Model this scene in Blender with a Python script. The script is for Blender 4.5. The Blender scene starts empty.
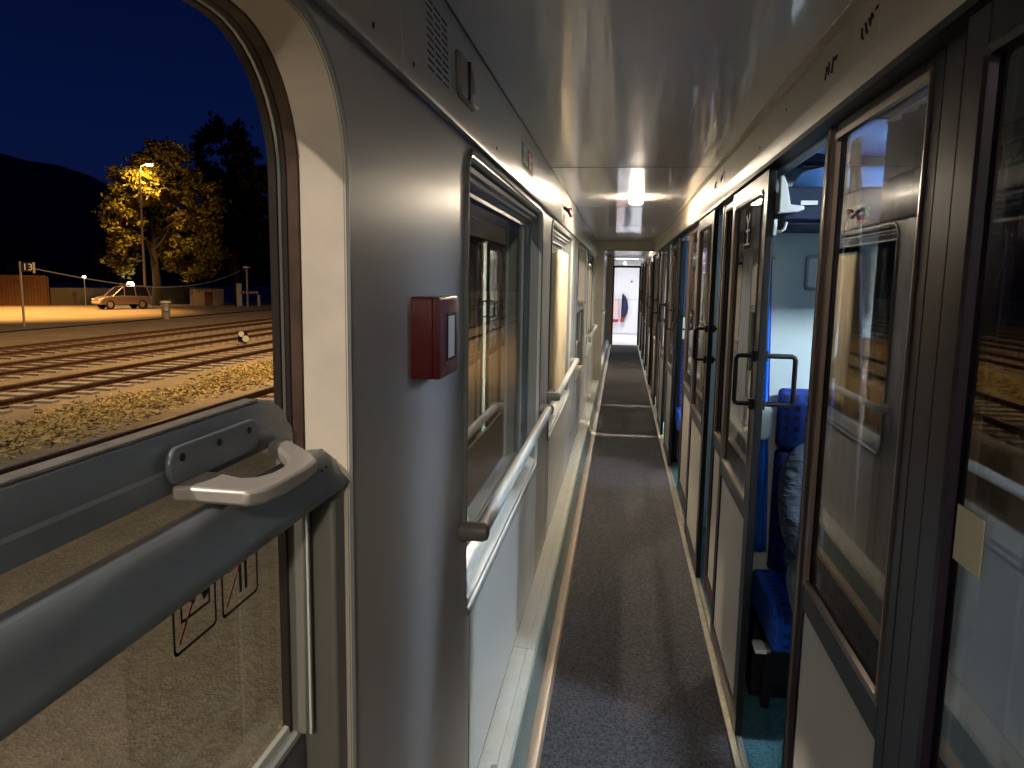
import bpy, bmesh, math, random
from mathutils import Vector, Matrix
from mathutils.geometry import tessellate_polygon
random.seed(7)
SC = bpy.context.scene
COL = SC.collection
PI = math.pi

# ------------------------------------------------------------------ materials
def nodes_of(name):
    m = bpy.data.materials.new(name); m.use_nodes = True
    nt = m.node_tree
    return m, nt, nt.nodes['Principled BSDF'], nt.nodes['Material Output']

def mat(name, col, rough=.5, metal=0., var=None, vscale=8., bump=0., bscale=60., stretch=None, spec=.5, coat=0., coat_rough=.1, rvar=0., bdist=.004):
    m, nt, b, out = nodes_of(name)
    N, L = nt.nodes, nt.links
    b.inputs['Base Color'].default_value = (*col, 1)
    b.inputs['Roughness'].default_value = rough
    b.inputs['Metallic'].default_value = metal
    b.inputs['Specular IOR Level'].default_value = spec
    b.inputs['Coat Weight'].default_value = coat
    b.inputs['Coat Roughness'].default_value = coat_rough
    tc = N.new('ShaderNodeTexCoord')
    src = tc.outputs['Object']
    if stretch:
        mp = N.new('ShaderNodeMapping'); mp.inputs['Scale'].default_value = stretch
        L.new(src, mp.inputs['Vector']); src = mp.outputs['Vector']
    if var or rvar:
        n = N.new('ShaderNodeTexNoise'); n.inputs['Scale'].default_value = vscale; n.inputs['Detail'].default_value = 5
        L.new(src, n.inputs['Vector'])
    if var:
        r = N.new('ShaderNodeValToRGB'); r.color_ramp.elements[0].position = .35; r.color_ramp.elements[1].position = .65
        r.color_ramp.elements[0].color = (*col, 1); r.color_ramp.elements[1].color = (*var, 1)
        L.new(n.outputs['Fac'], r.inputs['Fac']); L.new(r.outputs['Color'], b.inputs['Base Color'])
    if rvar:
        mr = N.new('ShaderNodeMapRange'); mr.inputs['To Min'].default_value = rough - rvar; mr.inputs['To Max'].default_value = rough + rvar
        L.new(n.outputs['Fac'], mr.inputs['Value']); L.new(mr.outputs['Result'], b.inputs['Roughness'])
    if bump:
        n2 = N.new('ShaderNodeTexNoise'); n2.inputs['Scale'].default_value = bscale; n2.inputs['Detail'].default_value = 3
        L.new(src, n2.inputs['Vector'])
        bp = N.new('ShaderNodeBump'); bp.inputs['Strength'].default_value = bump; bp.inputs['Distance'].default_value = bdist
        L.new(n2.outputs['Fac'], bp.inputs['Height']); L.new(bp.outputs['Normal'], b.inputs['Normal'])
    return m

def emit(name, col, strength):
    m, nt, b, out = nodes_of(name)
    nt.nodes.remove(b)
    e = nt.nodes.new('ShaderNodeEmission'); e.inputs['Color'].default_value = (*col, 1); e.inputs['Strength'].default_value = strength
    nt.links.new(e.outputs[0], out.inputs['Surface'])
    return m

def glass(name, tint, ior, rough=0.0, haze=None):
    m, nt, b, out = nodes_of(name)
    nt.nodes.remove(b)
    N, L = nt.nodes, nt.links
    t = N.new('ShaderNodeBsdfTransparent'); t.inputs['Color'].default_value = (*tint, 1)
    g = N.new('ShaderNodeBsdfGlossy'); g.inputs['Roughness'].default_value = rough
    f = N.new('ShaderNodeFresnel')
    ge = N.new('ShaderNodeNewGeometry'); mi = N.new('ShaderNodeMix'); mi.data_type = 'FLOAT'
    mi.inputs[2].default_value = ior; mi.inputs[3].default_value = 1 / ior
    L.new(ge.outputs['Backfacing'], mi.inputs[0]); L.new(mi.outputs[0], f.inputs['IOR'])
    tc = N.new('ShaderNodeTexCoord')
    n = N.new('ShaderNodeTexNoise'); n.inputs['Scale'].default_value = 1.6; n.inputs['Detail'].default_value = 1
    L.new(tc.outputs['Object'], n.inputs['Vector'])
    bp = N.new('ShaderNodeBump'); bp.inputs['Strength'].default_value = .02; bp.inputs['Distance'].default_value = .02
    L.new(n.outputs['Fac'], bp.inputs['Height']); L.new(bp.outputs['Normal'], g.inputs['Normal'])
    mx = N.new('ShaderNodeMixShader')
    L.new(f.outputs[0], mx.inputs[0]); L.new(t.outputs[0], mx.inputs[1]); L.new(g.outputs[0], mx.inputs[2])
    res = mx.outputs[0]
    if haze:
        d = N.new('ShaderNodeBsdfDiffuse'); d.inputs['Color'].default_value = (*haze[1], 1)
        m2 = N.new('ShaderNodeMixShader'); m2.inputs[0].default_value = haze[0]
        L.new(res, m2.inputs[1]); L.new(d.outputs[0], m2.inputs[2]); res = m2.outputs[0]
    L.new(res, out.inputs['Surface'])
    return m

M = {}
M['wall'] = mat('grey laminate', (.43, .43, .42), .36, bump=.09, bscale=190, coat=.15, coat_rough=.22)
M['wall_sheen'] = mat('laminate with painted sheen', (.60, .62, .60), .3, bump=.06, bscale=130, coat=.2)
M['panel'] = mat('grey panel paint', (.42, .42, .40), .28, bump=.06, bscale=120, coat=.2)
M['ceil'] = mat('glossy ceiling sheet', (.78, .76, .72), .30, metal=.15, bump=.26, bscale=5, stretch=(9, .08, 1), coat=.9, coat_rough=.06)
M['joint'] = mat('dark ceiling joint', (.05, .045, .04), .4)
M['cream'] = mat('cream paint', (.60, .53, .42), .4, bump=.03, bscale=90)
M['dark_gap'] = mat('dark gap', (.012, .012, .012), .8)
M['reveal'] = mat('worn cream reveal', (.66, .60, .52), .42, var=(.58, .53, .46), vscale=14, bump=.05, bscale=40)
M['rubber'] = mat('dark rubber', (.022, .016, .013), .45)
M['rubber_brown'] = mat('brown weathered seal', (.085, .05, .035), .5, var=(.05, .03, .022), vscale=30)
M['bead'] = mat('grey window bead', (.24, .265, .275), .45)
M['post_grey'] = mat('grey post paint', (.20, .20, .185), .45)
M['bead_light'] = mat('pale window bead', (.55, .60, .60), .3, coat=.3)
M['sash'] = mat('grey painted sash metal', (.150, .178, .215), .36, metal=.2, var=(.135, .160, .190), vscale=22, bump=.04, bscale=90)
M['sash_top'] = mat('scuffed sash edge', (.30, .28, .25), .4, metal=.35, var=(.2, .19, .17), vscale=40)
M['handle'] = mat('grey cast handle', (.36, .34, .33), .38, metal=.3)
M['steel'] = mat('steel', (.55, .55, .53), .3, metal=.9)
M['rail_tube'] = mat('pale grab rail', (.62, .65, .64), .42)
M['rail_end'] = mat('grey plastic bracket', (.20, .20, .195), .42)
M['red'] = mat('red enamel', (.115, .003, .008), .42, coat=.15, coat_rough=.25)
M['white'] = mat('white plastic', (.72, .74, .72), .4)
M['pad_white'] = mat('white headrest cloth', (.62, .72, .70), .7)
M['frame'] = mat('dark anodised frame', (.016, .012, .026), .38, metal=.15, spec=.3, coat=.06, coat_rough=.2)
M['bronze'] = mat('bronze anodised jamb', (.15, .115, .098), .3, metal=.7)
M['black'] = mat('black plastic', (.004, .004, .005), .5, spec=.3)
M['door_panel'] = mat('cream door panel', (.68, .62, .52), .38, bump=.02, bscale=80, coat=.15)
M['carpet'] = mat('dark carpet', (.022, .022, .030), .95, var=(.098, .094, .102), vscale=110, bump=.8, bscale=300)
M['lino'] = mat('blue speckled lino', (.02, .07, .10), .3, var=(.10, .22, .24), vscale=120)
M['duct'] = mat('duct cover enamel', (.58, .58, .52), .33, coat=.2, var=(.54, .54, .48), vscale=8)
M['duct_side'] = mat('duct side green grey', (.17, .21, .20), .4)
M['curb'] = mat('tan floor trim', (.42, .34, .26), .35, metal=.25)
M['sill'] = mat('worn metal sill', (.62, .58, .48), .32, metal=.7, var=(.5, .46, .38), vscale=25)
M['navy'] = mat('navy curtain cloth', (.012, .020, .050), .9, bump=.2, bscale=300)
M['teal_curtain'] = mat('dark teal curtain cloth', (.005, .030, .075), .85, bump=.2, bscale=300)
M['blue_cloth'] = mat('bright blue cloth', (.004, .125, .62), .75, bump=.15, bscale=200)
M['cream_curtain'] = mat('cream curtain cloth', (.62, .54, .38), .8, bump=.15, bscale=200)
M['comp_wall'] = mat('pale green grey wall', (.50, .60, .60), .4)
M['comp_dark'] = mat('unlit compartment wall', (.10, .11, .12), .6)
M['jacket'] = mat('grey blue jacket', (.026, .038, .058), .85, var=(.018, .027, .043), vscale=14, bump=1., bscale=11, bdist=.03, stretch=(1, 1, 2.2))
M['trousers'] = mat('grey green trousers', (.11, .125, .11), .85, bump=.8, bscale=12, bdist=.02)
M['skin'] = mat('skin', (.55, .34, .25), .5)
M['hair'] = mat('dark hair', (.02, .014, .01), .6)
M['blanket'] = mat('pale grey blanket', (.055, .075, .105), .9, bump=.3, bscale=70)
M['bag_navy'] = mat('navy bag cloth', (.012, .03, .085), .75, bump=.3, bscale=50)
M['bag_blue'] = mat('blue bag cloth', (.17, .36, .78), .75, bump=.4, bscale=25)
M['paper'] = mat('yellowed paper', (.66, .60, .42), .7)
M['sign_green'] = mat('sign green', (.04, .30, .10), .5)
M['sign_red'] = mat('sign red', (.42, .02, .02), .5)
M['sign_white'] = mat('sign white', (.70, .70, .66), .5)
M['sticker_line'] = mat('sticker dark line', (.03, .022, .02), .6)
M['sticker_red'] = mat('sticker red line', (.40, .06, .04), .6)
M['latch'] = mat('beige latch', (.27, .235, .19), .45)
M['latch_back'] = mat('olive latch recess', (.16, .17, .13), .6)
M['vest_white'] = mat('white vestibule laminate', (.80, .80, .82), .3, coat=.2)
M['navy_garment'] = mat('navy garment cloth', (.01, .014, .05), .8)
M['red_garment'] = mat('red cloth', (.42, .03, .03), .8)
M['pink_garment'] = mat('pale pink cloth', (.70, .50, .48), .8)
M['pane'] = glass('window pane', (.88, .89, .86), 1.85)
M['pane_low'] = glass('lower window pane', (.88, .89, .86), 1.4, haze=(.03, (.62, .60, .52)))
M['door_glass'] = glass('tinted door glass', (.72, .73, .77), 2.0)

def checker_cloth(name, base, dot, sc, ax):
    """blue seat cloth with rows of dark rounded squares"""
    m, nt, b, out = nodes_of(name)
    N, L = nt.nodes, nt.links
    tc = N.new('ShaderNodeTexCoord')
    sx = N.new('ShaderNodeSeparateXYZ'); L.new(tc.outputs['Object'], sx.inputs[0])
    def tri(o):
        mu = N.new('ShaderNodeMath'); mu.operation = 'MULTIPLY'; mu.inputs[1].default_value = sc; L.new(o, mu.inputs[0])
        fr = N.new('ShaderNodeMath'); fr.operation = 'FRACT'; L.new(mu.outputs[0], fr.inputs[0])
        sb = N.new('ShaderNodeMath'); sb.operation = 'SUBTRACT'; sb.inputs[1].default_value = .5; L.new(fr.outputs[0], sb.inputs[0])
        ab = N.new('ShaderNodeMath'); ab.operation = 'ABSOLUTE'; L.new(sb.outputs[0], ab.inputs[0])
        lt = N.new('ShaderNodeMath'); lt.operation = 'LESS_THAN'; lt.inputs[1].default_value = .24; L.new(ab.outputs[0], lt.inputs[0])
        return lt.outputs[0]
    if ax[1] == 'YZ':
        df = N.new('ShaderNodeMath'); df.operation = 'SUBTRACT'; L.new(sx.outputs['Y'], df.inputs[0]); L.new(sx.outputs['Z'], df.inputs[1]); o2 = df.outputs[0]
    else: o2 = sx.outputs[ax[1]]
    a = tri(sx.outputs[ax[0]]); c = tri(o2)
    mu = N.new('ShaderNodeMath'); mu.operation = 'MULTIPLY'; L.new(a, mu.inputs[0]); L.new(c, mu.inputs[1])
    mix = N.new('ShaderNodeMix'); mix.data_type = 'RGBA'
    mix.inputs[6].default_value = (*base, 1); mix.inputs[7].default_value = (*dot, 1)
    L.new(mu.outputs[0], mix.inputs[0]); L.new(mix.outputs[2], b.inputs['Base Color'])
    b.inputs['Roughness'].default_value = .9
    return m
M['seat_back'] = checker_cloth('blue dotted seat cloth', (.006, .035, .23), (.004, .008, .045), 26, ('X', 'Z'))
M['seat_cush'] = checker_cloth('blue dotted cushion cloth', (.010, .09, .55), (.006, .03, .18), 21, ('X', 'YZ'))

def ground_mat(name, cols, scale, grass=None):
    m, nt, b, out = nodes_of(name)
    N, L = nt.nodes, nt.links
    tc = N.new('ShaderNodeTexCoord')
    v = N.new('ShaderNodeTexVoronoi'); v.inputs['Scale'].default_value = scale
    L.new(tc.outputs['Object'], v.inputs['Vector'])
    r = N.new('ShaderNodeValToRGB'); els = r.color_ramp.elements
    els[0].color = (*cols[0], 1); els[1].color = (*cols[1], 1)
    sep = N.new('ShaderNodeSeparateColor'); L.new(v.outputs['Color'], sep.inputs[0]); L.new(sep.outputs[0], r.inputs['Fac'])
    n = N.new('ShaderNodeTexNoise'); n.inputs['Scale'].default_value = .7; n.inputs['Detail'].default_value = 8; n.inputs['Roughness'].default_value = .7
    L.new(tc.outputs['Object'], n.inputs['Vector'])
    mix = N.new('ShaderNodeMix'); mix.data_type = 'RGBA'; mix.blend_type = 'MULTIPLY'; mix.inputs[0].default_value = .6
    r2 = N.new('ShaderNodeValToRGB'); r2.color_ramp.elements[0].position = .3; r2.color_ramp.elements[1].position = .7
    r2.color_ramp.elements[0].color = (.45, .45, .45, 1); r2.color_ramp.elements[1].color = (1.1, 1.1, 1.1, 1)
    L.new(n.outputs['Fac'], r2.inputs['Fac']); L.new(r.outputs['Color'], mix.inputs[6]); L.new(r2.outputs['Color'], mix.inputs[7])
    L.new(mix.outputs[2], b.inputs['Base Color'])
    b.inputs['Roughness'].default_value = .95
    bp = N.new('ShaderNodeBump'); bp.inputs['Strength'].default_value = .5; bp.inputs['Distance'].default_value = .02
    L.new(v.outputs['Distance'], bp.inputs['Height']); L.new(bp.outputs['Normal'], b.inputs['Normal'])
    return m
M['gravel'] = ground_mat('yard gravel', ((.22, .17, .115), (.38, .31, .21)), 38)
M['grass'] = mat('dry straw grass', (.52, .40, .16), .9, var=(.40, .31, .13), vscale=3)
M['asphalt'] = mat('worn asphalt', (.20, .16, .12), .8, var=(.26, .21, .15), vscale=.5, bump=.3, bscale=20)
M['rust'] = mat('rusty rail side', (.16, .075, .035), .75, var=(.06, .03, .018), vscale=20)
M['railtop'] = mat('worn rail head', (.34, .29, .24), .3, metal=.7)
M['sleeper'] = mat('pale concrete sleeper', (.36, .32, .27), .9, var=(.28, .25, .21), vscale=6)
M['bark'] = mat('bark', (.05, .035, .022), .9)
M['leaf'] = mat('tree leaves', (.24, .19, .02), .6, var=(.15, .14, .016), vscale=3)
M['leaf_unlit'] = mat('unlit tree leaves', (.028, .033, .013), .7)  # darkened copy of the leaf colour, for trees the lamps do not reach
M['fence'] = mat('brown fence boards', (.17, .085, .035), .8, var=(.13, .06, .025), vscale=3)
M['lowwall'] = mat('yard wall render', (.10, .075, .045), .9)
M['hill'] = mat('dark hillside', (.010, .010, .011), 1.)
M['car'] = mat('silver mauve car paint', (.30, .22, .19), .3, metal=.5, coat=.5)
M['car_glass'] = mat('dark car glass', (.012, .012, .014), .08)
M['tyre'] = mat('tyre rubber', (.012, .012, .012), .8)
M['galv'] = mat('galvanised post', (.42, .38, .33), .5, metal=.3)
M['building'] = mat('far building render', (.050, .038, .036), .9)
M['kiosk'] = mat('pale shed boards', (.40, .30, .22), .8)
M['kiosk_dark'] = mat('dark shed roof', (.03, .025, .02), .8)
M['e_lamp'] = emit('lamp diffuser glow', (1, .83, .62), 150)
M['e_rear_fill'] = emit('added rear lamp glow', (1, .86, .68), 125)
M['e_sodium'] = emit('sodium lamp glow', (1, .55, .12), 130)
M['e_white'] = emit('white yard lamp glow', (1, .93, .8), 9)
M['e_vest'] = emit('vestibule lamp glow', (.95, .95, 1), 5)
M['e_comp'] = emit('compartment lamp glow', (.76, .88, 1), 105)
M['e_comp3'] = emit('third compartment lamp glow', (.80, .90, 1), 60)
M['e_comp_dim'] = emit('dim compartment lamp glow', (.62, .80, 1), 9)
M['e_comp_warm'] = emit('warm compartment lamp glow', (1, .86, .66), 300)

# ------------------------------------------------------------------ mesh builder
class MB:
    def __init__(s): s.v = []; s.f = []
    def add(s, vs, fs):
        o = len(s.v); s.v += [tuple(p) for p in vs]; s.f += [tuple(i + o for i in q) for q in fs]; return s
    def box(s, x0, x1, y0, y1, z0, z1):
        vs = [(x, y, z) for x in (x0, x1) for y in (y0, y1) for z in (z0, z1)]
        return s.add(vs, [(0, 1, 3, 2), (4, 6, 7, 5), (0, 4, 5, 1), (2, 3, 7, 6), (0, 2, 6, 4), (1, 5, 7, 3)])
    def loft(s, loops, cap0=False, cap1=False):
        n = len(loops[0]); vs = [p for l in loops for p in l]; fs = []
        for k in range(len(loops) - 1):
            for i in range(n):
                j = (i + 1) % n
                fs.append((k * n + i, k * n + j, (k + 1) * n + j, (k + 1) * n + i))
        if cap0: fs.append(tuple(range(n)))
        if cap1: fs.append(tuple(range((len(loops) - 1) * n, len(loops) * n)))
        return s.add(vs, fs)
    def prism(s, prof, d):
        d = Vector(d); a = [Vector(p) for p in prof]
        return s.loft([a, [p + d for p in a]], True, True)
    def tube(s, pts, r, n=8, caps=True):
        pts = [Vector(p) for p in pts]; rs = r if isinstance(r, (list, tuple)) else [r] * len(pts)
        loops = []; ref = None
        for i, p in enumerate(pts):
            t = (pts[min(i + 1, len(pts) - 1)] - pts[max(i - 1, 0)]).normalized()
            if ref is None:
                ref = Vector((0, 0, 1)) if abs(t.z) < .9 else Vector((1, 0, 0))
            a = (ref - t * ref.dot(t)).normalized(); ref = a
            b = t.cross(a)
            loops.append([p + (a * math.cos(2 * PI * k / n) + b * math.sin(2 * PI * k / n)) * rs[i] for k in range(n)])
        return s.loft(loops, caps, caps)
    def ell(s, c, r, nu=14, nv=9, wob=0, seed=0):
        rn = random.Random(seed); c = Vector(c); loops = []
        ph = [rn.uniform(0, 6.28) for _ in range(6)]
        for j in range(nv + 1):
            th = PI * (.02 + .96 * j / nv); l = []
            for i in range(nu):
                a = 2 * PI * i / nu
                k = 1 + wob * (math.sin(3 * a + ph[0] + 2 * th) * .5 + math.sin(5 * th + ph[1] + a) * .5)
                l.append((c.x + r[0] * k * math.sin(th) * math.cos(a), c.y + r[1] * k * math.sin(th) * math.sin(a), c.z + r[2] * k * math.cos(th)))
            loops.append(l)
        return s.loft(loops, True, True)
    def cyl(s, c, axis, r, h, n=20):
        c = Vector(c); ax = Vector(axis).normalized()
        return s.tube([c, c + ax * h], r, n)
    def holes(s, outer, inner, x, th):
        """plate at x (thickness th towards -x) in the YZ plane with holes"""
        polys = [[Vector((y, z, 0)) for y, z in outer]] + [[Vector((y, z, 0)) for y, z in h] for h in inner]
        tris = tessellate_polygon(polys)
        flat = [p for pl in polys for p in pl]
        o = len(s.v)
        for xx in (x, x - th):
            s.v += [(xx, p.x, p.y) for p in flat]
        n = len(flat)
        for t in tris:
            s.f.append(tuple(o + i for i in t)); s.f.append(tuple(o + n + i for i in reversed(t)))
        k = 0
        for pl in polys:
            m = len(pl)
            for i in range(m):
                j = (i + 1) % m
                s.f.append((o + k + i, o + k + j, o + n + k + j, o + n + k + i))
            k += m
        return s
    def build(s, name, m, parent=None, bevel=0, smooth=40, org=None, kind=None, sub=0, wn=False):
        me = bpy.data.meshes.new(name)
        if org is None and parent is not None:
            r = parent
            while r.parent: r = r.parent
            org = r.location if r.type == 'EMPTY' else None
        ov = Vector(org) if org is not None else Vector((0, 0, 0))
        me.from_pydata([tuple(Vector(p) - ov) for p in s.v], [], s.f)
        bm = bmesh.new(); bm.from_mesh(me)
        bmesh.ops.recalc_face_normals(bm, faces=bm.faces); bm.to_mesh(me); bm.free()
        me.materials.append(M[m] if isinstance(m, str) else m)
        if smooth:
            me.shade_smooth(); me.set_sharp_from_angle(angle=math.radians(smooth))
        o = bpy.data.objects.new(name, me); COL.objects.link(o)
        if parent is not None: o.parent = parent
        if bevel:
            b = o.modifiers.new('bevel', 'BEVEL'); b.width = bevel; b.segments = 2; b.limit_method = 'ANGLE'; b.angle_limit = math.radians(40)
        if sub:
            q = o.modifiers.new('sub', 'SUBSURF'); q.levels = sub; q.render_levels = sub
        if kind: o['kind'] = kind
        return o

def box(*a): return MB().box(*a)

def thing(name, label=None, cat=None, loc=(0, 0, 0), rz=0, group=None, kind=None):
    o = bpy.data.objects.new(name, None); COL.objects.link(o)
    o.location = loc; o.rotation_euler = (0, 0, rz); o.empty_display_size = .1
    return tag(o, label, cat, group, kind)

def tag(o, label=None, cat=None, group=None, kind=None):
    if label: o['label'] = label
    if cat: o['category'] = cat
    if group: o['group'] = group
    if kind: o['kind'] = kind
    return o

def copy_tree(o, parent=None):
    c = o.copy(); COL.objects.link(c)
    if parent is not None: c.parent = parent
    for ch in list(o.children): copy_tree(ch, c)
    return c

def rr(y0, y1, z0, z1, r, n=8):
    """rounded rectangle outline (y,z), counter-clockwise"""
    pts = []
    r = max(min(r, (y1 - y0) / 2 - 1e-4, (z1 - z0) / 2 - 1e-4), 1e-4)
    for cy, cz, a0 in ((y1 - r, z1 - r, 0), (y0 + r, z1 - r, PI / 2), (y0 + r, z0 + r, PI), (y1 - r, z0 + r, 1.5 * PI)):
        for i in range(n + 1):
            a = a0 + PI / 2 * i / n
            pts.append((cy + r * math.cos(a), cz + r * math.sin(a)))
    return pts
def rr_top(y0, y1, z0, z1, rt, rb, n=10):
    pts = []
    for cy, cz, a0, r in ((y1 - rt, z1 - rt, 0, rt), (y0 + rt, z1 - rt, PI / 2, rt), (y0 + rb, z0 + rb, PI, rb), (y1 - rb, z0 + rb, 1.5 * PI, rb)):
        for i in range(n + 1):
            a = a0 + PI / 2 * i / n
            pts.append((cy + r * math.cos(a), cz + r * math.sin(a)))
    return pts
def ring(prof, f):
    """loft closed loops: prof = [(x, inset)], f(inset) -> outline in (y, z)"""
    return [[(x, y, z) for y, z in f(i)] for x, i in prof]

# ------------------------------------------------------------------ dimensions
XL = -.384          # face of the window side wall
XG = -.462          # glazing plane
XF = .485           # face of the fixed compartment frames
XD = .450           # face of the sliding doors
P = 1.92            # compartment pitch
J0 = 1.99           # jamb of the open doorway nearest the camera
YB, YE = -2.5, 19.0
ZC = 2.15

# ------------------------------------------------------------------ setting: left wall and windows
W = [  # y0, y1, z0, z1, top radius, bottom radius, kind
    (-.36, 1.03, .705, 1.905, .17, .03, 'drop'),
    (1.87, 3.63, .705, 1.905, .07, .07, 'fixed'),
    (4.14, 5.90, .705, 1.905, .07, .07, 'fixed'),
    (6.62, 8.01, .705, 1.905, .17, .03, 'drop'),
    (8.70, 10.46, .705, 1.905, .07, .07, 'fixed'),
    (11.9, 13.6, .705, 1.905, .07, .07, 'fixed'),
    (14.2, 15.9, .705, 1.905, .07, .07, 'fixed'),
]
def outline(w, i): 
    return rr_top(w[0] + i, w[1] - i, w[2] + i, w[3] - i, max(w[4] - i, .004), max(w[5] - i, .004))
wl = MB().holes([(YB, .10), (YE, .10), (YE, 1.975), (YB, 1.975)], [outline(w, 0) for w in W], XL, .012)
wall_left = wl.build('wall_left', 'wall', kind='structure', smooth=0)
ol = MB().holes([(YB, -.1), (YE + 4, -.1), (YE + 4, 2.3), (YB, 2.3)], [outline(w, .0) if w[6] == 'drop' else outline(w, .028) for w in W], -.476, .010)
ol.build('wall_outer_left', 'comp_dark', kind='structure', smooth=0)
# laminate seams as real narrow strips set in the wall
for i, y in enumerate((1.955, 3.60, 4.12, 6.3, 8.4, 10.7)):
    box(XL - .001, XL + .0006, y - .0016, y + .0016, .13, .70 if i < 3 else 1.93).build('trim_%d' % (i + 1), 'dark_gap', kind='structure', smooth=0)
# sheets under the fixed windows, paler to paint in a reflection on the wall
for i, w in enumerate([w for w in W if w[6] == 'fixed']):
    box(XL, XL + .003, w[0] + .09, w[1] - .03, .118, .69).build('trim_%d' % (i + 11), 'wall_sheen', kind='structure', bevel=.001)

win_roots = []
for n, w in enumerate(W):
    root = thing('window_%d' % (n + 1), kind='structure', loc=(XL, (w[0] + w[1]) / 2, w[2]))
    win_roots.append(root)
    f = lambda i, w=w: outline(w, i)
    if w[6] == 'drop':
        MB().loft(ring([(XL, -.014), (XL + .006, -.012), (XL + .007, -.002), (XL, .001)], f)).build('window_bead', 'bead', root)
        MB().loft(ring([(XL + .003, .0005), (-.40, .0005), (-.447, .001)], f)).build('window_reveal', 'reveal', root)
        MB().loft(ring([(-.447, .001), (-.449, .0035), (-.464, .004)], f)).build('brown_seal', 'rubber_brown', root)
        MB().loft(ring([(-.464, .003), (-.466, .005), (-.472, .005)], f)).build('rubber_seal', 'rubber', root)
        MB().loft(ring([(-.472, .004), (-.473, .0065), (-.477, .0065)], f)).build('metal_strip', 'steel', root)
        MB().loft(ring([(-.477, .005), (-.479, .008), (-.490, .008), (-.490, -.02)], f)).build('outer_seal', 'rubber', root)
    else:
        MB().loft(ring([(XL, -.016), (XL + .008, -.013), (XL + .009, -.003), (XL + .004, .003)], f)).build('window_bead', 'bead', root)
        MB().loft(ring([(XL + .006, -.002), (XL + .004, .006), (-.392, .010)], f)).build('bright_lip', 'bead_light', root)
        MB().loft(ring([(-.390, .008), (-.436, .016), (-.438, .024), (-.456, .030), (-.458, .055), (-.470, .058)], f)).build('window_reveal', 'bead', root)
        pf = rr_top(w[0] + .056, w[1] - .056, w[2] + .056, w[3] - .056, .02, .02)
        MB().prism([(-.464, y, z) for y, z in pf], (-.004, 0, 0)).build('pane', 'pane', root, smooth=0)
        # roller blind cassette under the top edge
        prof = [(-.402, 1.888), (-.406, 1.876), (-.418, 1.872), (-.422, 1.862), (-.434, 1.858), (-.440, 1.848), (-.455, 1.842), (-.456, 1.888)]
        c = MB().prism([(x, w[0] + .03, z) for x, z in prof], (0, w[1] - w[0] - .06, 0)).build('blind_cassette', 'bead', root)
        MB().box(-.452, -.446, w[0] + .05, w[1] - .05, 1.834, 1.845).build('blind_bar', 'bead', c)
        sp = [(-.386, w[2] + .004), (-.38, w[2] + .03), (-.45, w[2] + .062), (-.46, w[2] + .03)]
        MB().prism([(x, w[0] + .06, z) for x, z in sp], (0, w[1] - w[0] - .12, 0)).build('window_sill', 'bead_light', root, bevel=.003)

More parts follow.
